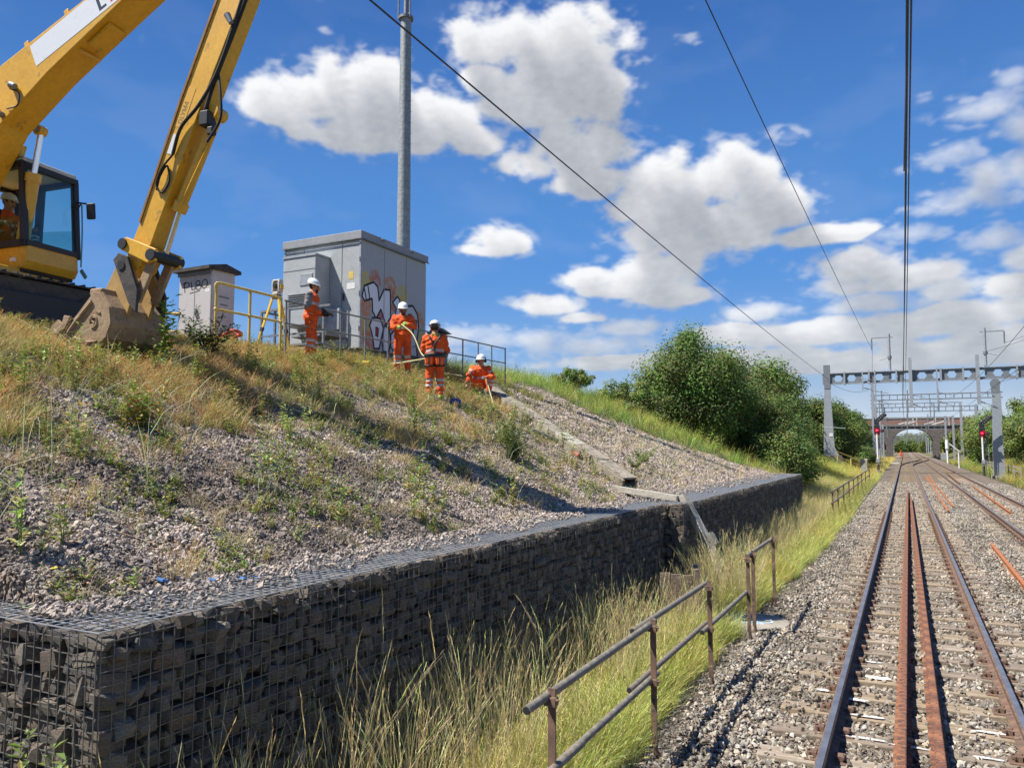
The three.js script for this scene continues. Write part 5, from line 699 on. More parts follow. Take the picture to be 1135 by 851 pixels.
// ropes
{
  const rope = mottled([0.55, 0.50, 0.22], [0.68, 0.64, 0.36], { f: 12, m: 0.1, rough: 0.95 }), hm = H(-9.42, -14.6), hb = H(-10.98, -15.55), hk = H(-10, -17.75);
  const R = (label, pts) => tag(part(scene, 'rope', [tube(pts, 0.014, 6, 60)], rope), label, 'rope', 'pale yellow ropes');
  R('pale yellow rope from the man at the handrail down to the harness man', [[-10.85, hb + 1.2, -15.3], [-10.45, hb + 0.92, -15.2], [-10.0, hm + 1.05, -15.0], [-9.62, hm + 1.08, -14.82]]);
  R('pale yellow rope sagging low between the handrail man and the harness man', [[-9.62, hm + 0.98, -14.85], [-10.3, H(-10.3, -15) + 0.55, -15.0], [-11.2, H(-11.2, -15.3) + 0.18, -15.3], [-11.9, H(-11.9, -15.6) + 0.08, -15.5]]);
  R('pale yellow rope held taut by the crouching man', [[-10.28, hk + 0.50, -17.25], [-10.5, hk + 0.55, -16.9], [-10.4, H(-10.4, -16.2) + 0.30, -16.2], [-10.0, H(-10.0, -15.6) + 0.06, -15.6]]);
  R('pale yellow rope lying down the slope beside the trough', [[-9.75, hk + 0.44, -17.6], [-9.5, H(-9.5, -17.3) + 0.2, -17.4], [-9.2, H(-9.2, -16.9) + 0.07, -17.0], [-8.9, H(-8.9, -16.0) + 0.05, -16.0], [-9.1, H(-9.1, -15.2) + 0.05, -15.2]]);
}
// ---------------------------------------------------------------- overhead line structures
const steel = M.galv, steelD = M.galvDark;
{
  const z = -86, yb = 8.98, dp = 1.05, x0 = -7.4, x1 = 21;
  const t = thing('portal_gantry', 'nearest grey portal gantry with a castellated beam spanning the tracks', 'gantry', [0, 0, z], 0, 'overhead line gantries');
  const s = new THREE.Shape([[x0, yb], [x1, yb], [x1, yb + dp], [x0, yb + dp]].map((p) => new THREE.Vector2(...p)));
  for (let x = -5.9; x < x1 - 0.6; x += 1.28) { const h = new THREE.Path(), c = yb + dp / 2; [[-0.42, 0], [-0.22, 0.33], [0.22, 0.33], [0.42, 0], [0.22, -0.33], [-0.22, -0.33]].forEach(([a, b], i) => i ? h.lineTo(x + a, c + b) : h.moveTo(x + a, c + b)); h.closePath(); s.holes.push(h); }
  const bm = part(t, 'beam_web', [new THREE.ExtrudeGeometry(s, { depth: 0.06, bevelEnabled: false }).translate(0, 0, -0.03)], steelD);
  part(bm, 'top_flange', [box(x1 - x0, 0.06, 0.36, (x0 + x1) / 2, yb + dp + 0.03, 0)], steel); part(bm, 'bottom_flange', [box(x1 - x0, 0.06, 0.36, (x0 + x1) / 2, yb - 0.03, 0)], steel);
  for (const x of [-5.3, -3.0, -0.5, 3.4, 5.3, 9.7, 12.3]) part(t, 'stiffener', [box(0.16, dp + 0.30, 0.44, x, yb + dp / 2, 0)], steel);
  const lc = part(t, 'column', [prism([[-7.55, 1.5], [-6.0, 1.5], [-6.45, 2.4], [-6.72, 8.95], [-7.25, 8.95]], 0.36, 0, 0)], steel); part(lc, 'column_head', [box(0.62, 0.5, 0.42, -6.95, 8.72, 0), box(0.62, 2.0, 0.38, -6.98, 9.95, 0)], steelD); part(lc, 'number_plate', [box(0.34, 0.34, 0.02, -6.75, 3.7, 0.20)], M.white); part(lc, 'footing', [box(2.2, 1.2, 1.2, -6.9, 1.0, 0)], M.concreteDark);
  const rc = part(t, 'column', [prism([[7.35, -0.6], [8.35, -0.6], [8.15, 8.1], [7.62, 8.1]], 0.36, 0, 0)], steel); part(rc, 'column_head', [new THREE.CylinderGeometry(0.42, 0.42, 0.4, 20).rotateX(Math.PI / 2).translate(7.9, 8.5, 0), box(0.7, 0.9, 0.38, 7.9, 8.0, 0)], steelD); part(rc, 'footing', [box(1.3, 0.5, 1.2, 7.9, -0.5, 0)], M.concrete);
  for (const [x, a, b, w] of [[-3.6, 8.2, 10.1, 0.12], [-2.45, 6.9, 10.2, 0.14], [0.75, 6.4, 11.3, 0.30], [3.05, 6.6, 10.2, 0.14], [6.5, 6.5, 11.3, 0.30]]) { const d = part(t, 'drop_tube', [beam(V(x, a, 0.25), V(x, b, 0.25), w, w)], steel); part(d, 'registration_arm', [bar(V(x, a + 0.3, 0.25), V(x + 1.4, a - 0.2, 0.25), 0.03, 6), bar(V(x, a + 1.2, 0.25), V(x + 1.2, a + 0.9, 0.25), 0.03, 6)], steelD); part(d, 'insulator', [bar(V(x + 0.15, a + 0.26, 0.25), V(x + 0.5, a + 0.13, 0.25), 0.07, 10)], steelD); }
  for (const [x, arm] of [[-1.05, -1.6], [7.25, 1.6]]) { const m = part(t, 'top_mast', [bar(V(x, 9.3, -0.25), V(x, 13.9, -0.25), 0.12, 12)], steel); part(m, 'cross_arm', [beam(V(x - 0.4 * Math.sign(arm), 13.55, -0.25), V(x + arm, 13.55, -0.25), 0.12, 0.12)], steel); part(m, 'insulator', [bar(V(x + arm, 13.5, -0.25), V(x + arm, 12.35, -0.25), 0.07, 10)], steelD); part(m, 'stay', [bar(V(x, 11.5, -0.25), V(x + arm * 0.6, 11.2, -0.25), 0.025, 6)], steelD); part(m, 'collar', [new THREE.CylinderGeometry(0.2, 0.2, 0.3, 10).translate(x, 11.5, -0.25)], steelD); }
}
function latticeGantry(label, z, y, xa, xb, cols, step) {
  const t = thing('lattice_gantry', label, 'gantry', [0, 0, z], 0, 'overhead line gantries');
  part(t, 'chord', [box(xb - xa, 0.13, 0.3, (xa + xb) / 2, y + 0.35, 0)], steelD); part(t, 'chord', [box(xb - xa, 0.13, 0.3, (xa + xb) / 2, y - 0.35, 0)], steelD);
  for (let x = xa + step / 2; x < xb; x += step) part(t, 'batten', [box(0.10, 0.62, 0.25, x, y, 0)], steelD);
  for (const [x, yb, yt] of cols) part(t, 'column', [box(0.38, yt - yb, 0.38, x, (yb + yt) / 2, 0)], steel);
  for (const x of [xa + 1.5, 0.6, 4.4]) part(t, 'drop_tube', [box(0.16, 3.2, 0.16, x, y - 0.6, 0.25)], steelD);
  return t;
}
latticeGantry('second gantry down the line with a ladder-like beam', -122, 9.5, -4.2, 12, [[-3.9, 0.5, 11.6], [11.6, 0, 10]], 1.0);
latticeGantry('third gantry down the line with a thin ladder-like beam', -160, 10.2, -5.5, 9.5, [[-4.6, 0, 10.4], [9.2, -0.3, 10.6]], 1.2);
latticeGantry('slim gantry between the second and third gantries', -141, 8.6, -4.4, 10.5, [[-4.2, 0, 9.2], [10.2, -0.3, 9.2]], 1.1);
latticeGantry('slim gantry between the third gantry and the bridge', -178, 8.2, -4.8, 9.0, [[-4.5, 0, 8.8], [8.8, -0.3, 8.8]], 1.2);
latticeGantry('fourth gantry standing just in front of the bridge', -196, 6.9, -5, 8.6, [[-4.4, 0, 7.6], [8.2, -0.3, 9.4]], 1.3);
latticeGantry('first gantry seen through the bridge arch', -262, 6.2, -4.6, 8.4, [[-4.4, -0.3, 6.7], [8.2, -0.3, 6.7]], 2.5);
latticeGantry('second gantry seen through the bridge arch', -315, 6.4, -4.6, 8.4, [[-4.4, -0.3, 6.9], [8.2, -0.3, 6.9]], 2.5);
latticeGantry('third gantry seen through the bridge arch', -345, 5.6, -4.6, 8.4, [[-4.4, -0.3, 6.4], [8.2, -0.3, 6.4]], 2.5);
latticeGantry('fourth gantry seen through the bridge arch', -290, 5.4, -4.6, 8.4, [[-4.4, -0.3, 6.2], [8.2, -0.3, 6.2]], 2.5);
latticeGantry('farthest gantry seen through the bridge arch', -375, 6.6, -4.6, 8.4, [[-4.4, -0.3, 7.1], [8.2, -0.3, 7.1]], 2.5);
// wires
function wire(label, pts, r) { tag(part(scene, 'overhead_wire', [tube(pts, r, 5, Math.max(24, pts.length * 10))], M.wire), label, 'wire', 'overhead wires'); }
const sag = (a, b, d, n = 8) => Array.from({ length: n + 1 }, (_, i) => { const t = i / n; return [lerp(a[0], b[0], t), lerp(a[1], b[1], t) - d * 4 * t * (1 - t), lerp(a[2], b[2], t)]; });
wire('thick feeder wire running from the top left down to the gantry left column', [...sag([-7.0, 9.35, 12], [-6.95, 9.6, -86], 0.35)], 0.017);
wire('high wire from the top of the picture to the left insulator above the gantry', [...sag([-3.9, 12.5, 10], [-2.62, 12.35, -86.2], 0.3)], 0.015);
wire('contact wire above the near track', [[0.13, 5.05, 10], [0.10, 5.0, -12], [-0.02, 4.98, -50], [0.05, 5.0, -86], [0.1, 5.0, -150], [0.1, 5.0, -210]], 0.0085);
wire('catenary wire above the near track contact wire', [...sag([0.20, 6.55, 10], [-0.05, 7.2, -86], 0.9, 10), [0.0, 6.5, -120], [0.05, 6.9, -160]], 0.011);
wire('second catenary strand beside the near track contact wire', [...sag([0.17, 5.85, 10], [0.12, 6.9, -86], 0.75, 10)], 0.008);
for (let k = 0; k < 6; k++) { const z = -8 - k * 13, t = (z - 10) / -96, y1 = lerp(6.55, 7.2, t) - 3.6 * t * (1 - t), x1 = lerp(0.20, -0.05, t); wire(['nearest', 'second', 'third', 'fourth', 'fifth', 'farthest'][k] + ' thin dropper hanging between the near track catenary and contact wire', [[x1, y1, z], [lerp(0.11, 0.0, t), 5.0, z]], 0.006); }
wire('right hand wire running in from the right edge to the right top insulator', [...sag([13.5, 11.2, -30], [8.85, 12.35, -86.2], 0.5)], 0.014);
wire('lower right hand wire running in from the right edge to the right mast', [...sag([12.4, 10.0, -30], [7.3, 11.6, -86.2], 0.5)], 0.014);
wire('low right hand wire under the gantry beam', [...sag([14.5, 9.0, -40], [8.2, 8.6, -86], 0.3)], 0.014);
wire('contact wire above the far track', [[3.5, 5.05, -20], [3.65, 5.0, -86], [3.55, 5.0, -150], [3.6, 5.0, -210]], 0.009); wire('catenary wire above the far track', [...sag([3.6, 6.6, -20], [3.4, 7.1, -86], 0.8), [3.5, 6.5, -120], [3.5, 6.9, -160]], 0.010);
wire('feeder wire continuing beyond the gantry on the left', [...sag([-6.95, 9.3, -86.2], [-4.0, 10.9, -122], 0.8)], 0.02);
wire('high wire continuing beyond the left top insulator', [...sag([-2.62, 12.3, -86.4], [-3.9, 11.4, -122], 0.4)], 0.018);
// signals at red
function signal(label, x, z, base, lampY, lean) {
  const t = thing('railway_signal', label, 'signal', [x, base, z], 0, 'colour light signals at red'), L = lampY - base;
  part(t, 'post', [bar(V(0, 0, 0), V(0, L - 0.3, 0), 0.085, 12)], M.white); part(t, 'post_sleeve', [bar(V(0, 0, 0), V(0, 1.1, 0), 0.12, 12)], M.trackSteel); part(t, 'ladder', [beam(V(0.22, 0.2, -0.2), V(0.22, L, -0.2), 0.04, 0.04), beam(V(0.48, 0.2, -0.2), V(0.48, L, -0.2), 0.04, 0.04), ...Array.from({ length: 9 }, (_, k) => bar(V(0.22, 0.4 + k * 0.35, -0.2), V(0.48, 0.4 + k * 0.35, -0.2), 0.014, 5))], M.galv);
  const hd = part(t, 'signal_head', [rbox(0.52, 0.95, 0.14, 0.05, 0, L + 0.05, 0)], M.black); const lm = new THREE.MeshPhysicalMaterial({ color: 0x400000, emissive: new THREE.Color(1, 0.01, 0.05), emissiveIntensity: 0.5, roughness: 0.4 });
  part(hd, 'red_lamp', [new THREE.CylinderGeometry(0.15, 0.15, 0.04, 24).rotateX(Math.PI / 2).translate(0, L, 0.09)], lm); part(hd, 'hood', [new THREE.CylinderGeometry(0.22, 0.22, 0.3, 20, 1, true, Math.PI / 2, Math.PI).rotateX(Math.PI / 2).translate(0, L + 0.02, 0.22)], M.black);
  const f = part(hd, 'route_indicator', [rbox(0.42, 0.5, 0.16, 0.04, lean * 0.0, L + 0.78, 0), rbox(0.40, 1.15, 0.16, 0.05, lean * 0.38, L + 1.22, 0, 0, 0, -lean * 0.85), box(0.10, 0.6, 0.1, -lean * 0.18, L + 0.9, -0.05)], M.black); for (let k = 0; k < 5; k++) part(f, 'indicator_lens', [new THREE.CylinderGeometry(0.06, 0.06, 0.03, 12).rotateX(Math.PI / 2).translate(lean * (0.08 + 0.15 * k), L + 0.88 + 0.17 * k, 0.09)], M.galvDark);
  part(hd, 'side_unit', [rbox(0.34, 0.3, 0.2, 0.05, 0.45 * lean, L - 0.05, 0)], M.black); part(t, 'telephone_box', [rbox(0.3, 0.4, 0.22, 0.03, 0, 1.5, 0.14)], M.galv);
  const p = new THREE.PointLight(new THREE.Color(1, 0.02, 0.05), 1.5, 0, 2); p.position.set(0, L, 0.16); p.castShadow = true; p.name = 'lamp_light'; t.add(p);
  return t;
}
signal('red signal on a post left of the near track, before the bridge', -2.35, -82, -0.35, 4.05, 1);
signal('red signal on a white post right of the tracks beside the gantry column', 6.55, -85, -0.45, 3.75, 1);
// trackside cabinets, posts and small signs
{
  const A = (name, label, cat, geos, mat) => tag(part(scene, name, geos, mat), label, cat);
  A('trackside_cabinet', 'weathered brown trackside cabinet left of the near track before the signal', 'cabinet', [rbox(0.62, 1.35, 0.5, 0.05, -3.5, 0.65, -80), box(0.3, 1.1, 0.3, -3.5, -0.45, -80)], M.concrete);
  A('concrete_stub', 'short concrete stub post at the foot of the left signal', 'post', [rbox(0.35, 0.8, 0.35, 0.03, -2.1, 0.0, -76), box(1.4, 0.1, 0.5, -1.75, -0.17, -75)], M.concreteDark);
  A('white_sign_arm', 'pale angled sign board on a post right of the far track', 'sign', [bar(V(6.0, -0.3, -112), V(6.0, 2.0, -112), 0.09, 10), beam(V(6.1, 1.9, -112), V(5.0, 2.9, -112), 0.35, 0.12)], M.white);
  A('white_post', 'slim white post with a cylindrical top right of the far track', 'post', [bar(V(6.4, -0.3, -150), V(6.4, 3.4, -150), 0.16, 10), bar(V(6.4, 2.2, -150), V(6.4, 3.7, -150), 0.3, 12)], M.white);
  A('lineside_hut', 'small grey lineside box by the right bridge pier', 'box', [rbox(1.3, 1.5, 1.2, 0.05, 7.6, 0.4, -190)], M.galv);
  A('lineside_hut', 'grey lineside boxes by the left bridge pier', 'box', [rbox(1.0, 2.2, 1.0, 0.05, -5.0, 0.9, -185), rbox(0.8, 1.6, 0.9, 0.05, -6.1, 0.6, -184)], M.galv);
  A('white_board', 'long white board showing among the bushes left of the line', 'sign', [beam(V(-6.9, 4.35, -78), V(-4.95, 4.2, -78.6), 0.22, 0.05)], M.white);
  A('cable_box', 'flat concrete slab lying between the tracks', 'slab', [rbox(0.9, 0.06, 0.45, 0.02, 1.75, -0.16, -35.5)], M.concreteDark);
  const f = thing('timber_fence', 'pale timber post and rail fence beside the gantry left column', 'fence', [0, 0, 0]); for (const [x, z] of [[-6.1, -84], [-4.9, -84.5], [-3.9, -85]]) part(f, 'post', [box(0.1, 1.7, 0.1, x, H(x, z) + 0.5, z)], M.railYellow); part(f, 'rail', [beam(V(-6.3, 2.1, -84), V(-3.8, 0.95, -85), 0.10, 0.05)], M.railYellow); part(f, 'rail', [beam(V(-6.3, 1.6, -84), V(-3.8, 0.5, -85), 0.10, 0.05)], M.railYellow);
  const g = thing('post_wire_fence', 'low grey fence along the right of the line by the gantry column', 'fence', [0, 0, 0]); for (let k = 0; k < 8; k++) part(g, 'post', [box(0.1, 1.3, 0.1, 8.9 + 0.05 * k, 0.1, -80 - 5 * k)], M.concrete); for (const y of [0.25, 0.6]) part(g, 'rail', [beam(V(8.9, y, -80), V(9.25, y, -115), 0.05, 0.05)], M.galv);
}
// ---------------------------------------------------------------- brick arch bridge
{
  const z = -215, t = thing('road_bridge', 'old brick arch road bridge crossing the line in the distance', 'bridge', [0, 0, z]);
  const brick = mottled([0.085, 0.075, 0.07], [0.15, 0.125, 0.11], { f: 10, m: 3, rough: 0.95 }), red = mottled([0.20, 0.10, 0.075], [0.28, 0.15, 0.11], { f: 10, m: 3, rough: 0.95 });
  const s = new THREE.Shape([[-26, -1], [-5.2, -1], [-5.2, 4.6]].map((p) => new THREE.Vector2(...p))); void s;
  const sp = new THREE.Shape(); sp.moveTo(-28, 2.0); sp.lineTo(-14.2, 2.0); sp.absellipse(-9.2, 2.2, 5, 4.4, Math.PI, 0, true); sp.lineTo(-4.1, -1); sp.lineTo(-2.7, -1); sp.lineTo(-2.7, 3.6); sp.absellipse(1.75, 3.6, 4.45, 3.5, Math.PI, 0, true); sp.lineTo(6.2, -1); sp.lineTo(7.6, -1); sp.lineTo(7.6, 3.4); sp.absellipse(12.4, 3.0, 4.6, 3.8, Math.PI, 0, true); sp.lineTo(17.2, -1); sp.lineTo(34, -1); sp.lineTo(34, 7.9); sp.lineTo(-28, 7.9); sp.closePath();
  part(t, 'arch_wall', [new THREE.ExtrudeGeometry(sp, { depth: 7, bevelEnabled: false, curveSegments: 20 }).translate(0, 0, -7)], brick); part(t, 'string_course', [box(60, 0.35, 0.5, 3, 8.0, 0.1)], M.concreteDark);
  const pr = part(t, 'parapet', [box(60, 1.3, 0.5, 3, 8.85, -0.2)], red); part(pr, 'coping', [box(60, 0.2, 0.7, 3, 9.6, -0.2)], M.concreteDark); for (const x of [-3.4, 6.9]) part(t, 'pier_face', [box(1.5, 5.0, 0.3, x, 1.5, 0.18)], brick);
  for (const [x, l, a, lab] of [[-1.2, 3.2, 0.5, 'first'], [6.0, 3.6, 0.35, 'fourth'], [0.2, 2.6, 0.5, 'second'], [4.4, 2.4, 0.45, 'third']]) tag(part(scene, 'wire_bracket', [beam(V(x, 7.6 + a, z + 4), V(x + l, 7.6 + a + l * 0.28, z + 4), 0.3, 0.2), beam(V(x + l, 7.6, z + 4), V(x + l, 9.8, z + 4), 0.12, 0.12)], M.white), lab + ' from the left of the pale wire brackets in front of the bridge parapet', 'bracket', 'pale wire arms at the bridge');
}
console.log('line');
// ---------------------------------------------------------------- vegetation
const leafMat = new THREE.MeshPhysicalMaterial({ color: 0xffffff, roughness: 0.75, transmission: 0.38, thickness: 0, side: THREE.DoubleSide, vertexColors: true, specularIntensity: 0.4 });
const bladeMat = new THREE.MeshPhysicalMaterial({ color: 0xffffff, roughness: 0.9, transmission: 0.25, thickness: 0, side: THREE.DoubleSide, vertexColors: true, specularIntensity: 0.3 });
class Tris { constructor() { this.p = []; this.c = []; } tri(a, b, c, col) { this.p.push(...a, ...b, ...c); for (let i = 0; i < 3; i++) this.c.push(...col); }
  geo() { const g = new THREE.BufferGeometry(); g.setAttribute('position', new THREE.BufferAttribute(new Float32Array(this.p), 3)); g.setAttribute('color', new THREE.BufferAttribute(new Float32Array(this.c), 3)); g.computeVertexNormals(); return g; } }
const add3 = (a, b, s) => [a[0] + b[0] * s, a[1] + b[1] * s, a[2] + b[2] * s];
// one tuft: n blades of height h, curving outwards; seed heads on a share of them
function tuft(seed, n, h, spread, width, bend, head = 0, cols = [[1, 1, 1]]) {
  const R = rng(seed), T = new Tris();
  for (let i = 0; i < n; i++) {
    const a = R() * 6.283, r = spread * Math.sqrt(R()), hh = h * (0.55 + 0.6 * R()), bd = bend * (0.3 + R()), b0 = [Math.cos(a) * r, -0.02, Math.sin(a) * r], da = a + (R() - 0.5) * 2.4, d = [Math.cos(da), 0, Math.sin(da)], w = width * (0.7 + 0.6 * R()), wa = R() * 6.283, s = [Math.cos(wa), 0, Math.sin(wa)], c = cols[(R() * cols.length) | 0].map((x) => x * (0.8 + 0.4 * R()));
    const P = (t) => { const q = add3(b0, d, bd * hh * t * t); q[1] += hh * t * (1 - 0.25 * bd * t); return q; }, S = 3, isHead = R() < head; let prev = P(0);
    for (let k = 1; k <= S; k++) { const cur = P(k / S), w0 = w * (1 - (k - 1) / S * (isHead ? 0.3 : 0.75)), w1 = k === S && !isHead ? 0 : w * (1 - k / S * (isHead ? 0.3 : 0.75)); T.tri(add3(prev, s, -w0 / 2), add3(prev, s, w0 / 2), add3(cur, s, w1 / 2), c); if (w1 > 0) T.tri(add3(prev, s, -w0 / 2), add3(cur, s, w1 / 2), add3(cur, s, -w1 / 2), c); prev = cur; }
    if (isHead) { const hc = c.map((x, q) => x * [1.03, 1.0, 0.92][q]); for (let j = 0; j < 9; j++) { const t = 0.80 + 0.026 * j, p = P(t), e = P(t + 0.045), an = R() * 6.283, o = [Math.cos(an) * w * 2.2, 0, Math.sin(an) * w * 2.2]; T.tri(p, add3(e, o, 1), add3(P(t + 0.02), [-o[2], 0, o[0]], 0.45), hc); } }
  }
  return T.geo();
}
function leafy(seed, n, h, leaf, stems, cols, spread = 0.12) { // broad-leaved weed
  const R = rng(seed), T = new Tris();
  for (let s = 0; s < stems; s++) {
    const a = R() * 6.283, tip = [Math.cos(a) * spread * (0.3 + R()), h * (0.6 + 0.5 * R()), Math.sin(a) * spread * (0.3 + R())], c0 = cols[0].map((x) => x * 0.8); T.tri([-0.004, 0, 0], [0.004, 0, 0], tip, c0); T.tri([0, 0, -0.004], [0, 0, 0.004], tip, c0);
    for (let i = 0; i < n; i++) { const t = 0.1 + 0.9 * (i + R()) / n, p = [tip[0] * t, tip[1] * t, tip[2] * t], b = R() * 6.283, l = leaf * (0.6 + 0.7 * R()) * (1.2 - 0.6 * t), up = 0.2 + 0.7 * R(), d = [Math.cos(b), up, Math.sin(b)], sd = [-Math.sin(b), 0.3 * (R() - 0.5), Math.cos(b)], m = add3(p, d, l * 0.5), e = add3(p, d, l); e[1] -= l * 0.25; const c = cols[(R() * cols.length) | 0].map((x) => x * (0.75 + 0.5 * R())); T.tri(p, add3(m, sd, l * 0.22), e, c); T.tri(p, e, add3(m, sd, -l * 0.22), c); }
  }
  return T.geo();
}
const straw = [[0.584, 0.529, 0.269], [0.666, 0.609, 0.336], [0.511, 0.457, 0.218]], green = [[0.202, 0.304, 0.064], [0.276, 0.368, 0.088], [0.156, 0.248, 0.048]], yelgr = [[0.499, 0.529, 0.152], [0.605, 0.594, 0.208], [0.413, 0.473, 0.112]];
const tall = [1, 2, 3, 4].map((i) => tuft(700 + i, 11, 0.92, 0.12, 0.0026, 0.28, 0.9, [...straw, straw[1]]));
const vgreen = [1, 2, 3, 4].map((i) => tuft(720 + i, 34, 0.46, 0.15, 0.0056, 0.65, 0.08, [...yelgr, ...yelgr, green[1], straw[1]]));
const lush = [1, 2, 3].map((i) => tuft(740 + i, 34, 0.50, 0.14, 0.0052, 0.6, 0.05, [...green, green[1], yelgr[2]]));
const dry = [1, 2, 3, 4].map((i) => tuft(760 + i, 24, 0.26, 0.12, 0.0052, 0.75, 0.18, [[0.60, 0.48, 0.26], [0.57, 0.44, 0.23], [0.66, 0.57, 0.35], [0.42, 0.30, 0.17], [0.48, 0.46, 0.18], [0.55, 0.49, 0.22], [0.53, 0.42, 0.19]]));
const weed = [1, 2, 3, 4].map((i) => leafy(780 + i, 8, 0.22, 0.062, 4, [[0.22, 0.31, 0.06], [0.30, 0.37, 0.08], [0.18, 0.25, 0.06], [0.38, 0.40, 0.13], [0.42, 0.30, 0.12]]));
const any = () => 1;
function sow(name, label, variants, n, seed, place, mat = bladeMat, partName = 'grass_tuft') {
  const R = rng(seed), items = [], feet = [[-11.32, -12.62], [-9.42, -14.6], [-12.0, -17.0], [-10.0, -17.75], [-10.98, -15.55]]; for (let k = 0; k < n * 6 && items.length < n; k++) { const q = place(R); if (!q) continue; const [x, z, s, c = [1, 1, 1], y] = q; if (x < -4 && feet.some((f) => Math.hypot(x - f[0] - 0.12, z - f[1] - 0.16) < 0.36)) continue; const b = 0.85 + 0.3 * R(); items.push({ p: [x, (y === undefined ? H(x, z) : y) - 0.01, z], s: [s, s * (0.85 + 0.3 * R()), s], r: [(R() - 0.5) * 0.25, R() * 6.283, (R() - 0.5) * 0.25], c: c.map((v) => v * b) }); }
  return scatter(name, label, variants, items, mat, partName);
}
// verge between wall and ballast
const edge = (z) => -2.28 + 0.28 * fbm(z * 0.5, 3) + 0.25 * sstep(-14, -22, z) * (1 - sstep(-30, -50, z) * 0.6);
sow('verge_grass', 'yellow green long grass between the gabion walls and the ballast', vgreen, 19000, 31, (R) => { const z = 0.5 - 84 * Math.pow(R(), 1.7), x0 = z < -31 ? -5.2 : z < -13.3 ? -3.44 : -3.78, x = lerp(x0, edge(z), Math.pow(R(), 0.85)); if (x > -2.6 && R() < 0.25) return; if (z > -5.5 && x < -3.1 && R() < 0.6) return; if (Math.hypot(x + 2.16, z + 12.1) < 0.66) return; return [x, z, 0.75 + 0.45 * R() + 0.25 * sstep(-25, -60, z), [1 + 0.16 * sstep(-0.1, 0.4, fbm(z * 0.35, x * 0.5)), 1, 0.95]]; });
sow('seeding_grass', 'dry seeding grass stalks standing in front of the dark gabion wall', tall, 2300, 32, (R) => { const z = -0.8 - 52 * Math.pow(R(), 1.5), x0 = z < -31 ? -4.8 : z < -13.3 ? -3.42 : -3.74, x = lerp(x0, -2.5, Math.pow(R(), 1.9)); if (fbm(x * 0.9 + 3, z * 0.6, 3) < -0.02 && R() < 0.8) return; if (z > -6.5 && R() < 0.45) return; return [x, z, 0.70 + 0.48 * R() + 0.38 * sstep(-11, -4, z) * R(), [1, 0.98, 0.95]]; });
sow('lush_grass', 'fresh green grass in the damp strip at the foot of the gabion wall', lush, 1500, 33, (R) => { const z = -1 - 34 * R(), x = (z < -13.3 ? -3.4 : -3.74) + 0.75 * R() * R(); if (fbm(z * 0.4, 9) < -0.05) return; return [x, z, 0.7 + 0.5 * R()]; });
sow('verge_grass', 'thick grass clump round the foot of the leaning concrete post', [...vgreen, ...tall], 170, 94, (R) => { const x = -2.72 + 0.75 * (R() - 0.5), z = -13.35 + 0.9 * (R() - 0.3); return [x, z, 1.0 + 0.4 * R(), [1, 1, 0.95]]; });
// the bank
const dryTint = (x, z, R) => { const n = fbm(x * 0.5 + 2, z * 0.5, 3); return n > 0.0 ? [1.14, 0.96, 0.84] : n > -0.25 ? [1.06, 0.98, 0.88] : [0.9, 1.0, 0.78]; };
sow('bank_dry_grass', 'thin tan and brown dry grass on the upper bank', dry, 9500, 34, (R) => { const x = -4.7 - 8.0 * R(), z = -2.2 - 20 * Math.pow(R(), 1.15); if (z < zTrough(x) + 0.4 && z > zGreen(x)) return; if (z < zGreen(x) || (Math.hypot((x + 10.6) / 1.3, (z + 6.95) / 0.9) < 1)) return; const v = veg(x, z); if (R() > v * v * 1.05) return; return [x, z, 0.45 + 0.75 * R(), dryTint(x, z, R)]; });
sow('bank_dry_grass', 'sparse dry tufts among the stones of the lower bank', dry, 1700, 35, (R) => { const x = -4.7 - 6 * R(), z = -2.4 - 28 * R(); if (z < zGreen(x) || fbm(x * 1.1, z * 1.1 + 7, 3) < -0.02) return; return [x, z, 0.35 + 0.5 * R(), [1, 1, 0.95]]; });
sow('bank_weeds', 'small broad-leaved green weeds over the bank', weed, 2700, 36, (R) => { const x = -4.6 - 7.4 * R(), z = -2.2 - 26 * Math.pow(R(), 1.2); if (z < zGreen(x)) return; const n = fbm(x * 0.8 + 20, z * 0.8, 3), rt = z < zTrough(x); if (n < (rt ? 0.28 : -0.02 + 0.10 * (1 - tUp(x, z)))) return; if (rt && R() < 0.5) return; return [x, z, 0.4 + 0.75 * R() * R() + 0.3 * tUp(x, z), n > 0.25 ? [0.8, 0.9, 0.8] : [1.05, 1.05, 0.9]]; }, leafMat, 'weed');
sow('crest_growth', 'mixed green and straw growth along the bank crest', [lush[0], ...vgreen.slice(0, 3)], 1300, 37, (R) => { const z = -2.5 - 20 * R(), x = -10.2 - 1.9 * R(); if (fbm(x * 0.7, z * 0.7 + 30, 3) < -0.02) return; if (Math.hypot((x + 10.6) / 1.3, (z + 6.95) / 0.9) < 1.1) return; return [x, z, 0.42 + 0.34 * R(), [1.05, 0.95, 0.8]]; });
sow('bank_top_grass', 'long green and pale grass over the bank beyond the stones', [...lush, ...vgreen], 5200, 38, (R) => { const z = -19 - 66 * Math.pow(R(), 1.2), x = -4.7 - 13 * R(); if (z > zGreen(x) + 0.3 && x > -11.8) return; if (z > zGreen(x) && x < -14) return; return [x, z, 0.8 + 0.7 * R() + 0.4 * sstep(-30, -70, z), fbm(x * 0.3, z * 0.3) > 0 ? [0.85, 1.05, 0.8] : [1.15, 1.05, 0.85]]; });
sow('line_side_grass', 'straw coloured grass strip along the left of the line in the distance', vgreen, 2600, 39, (R) => { const z = -60 - 140 * R(), x = -2.3 - 3.6 * R(); return [x, z, 1.3 + 0.7 * R(), [1.35, 1.12, 0.95]]; });
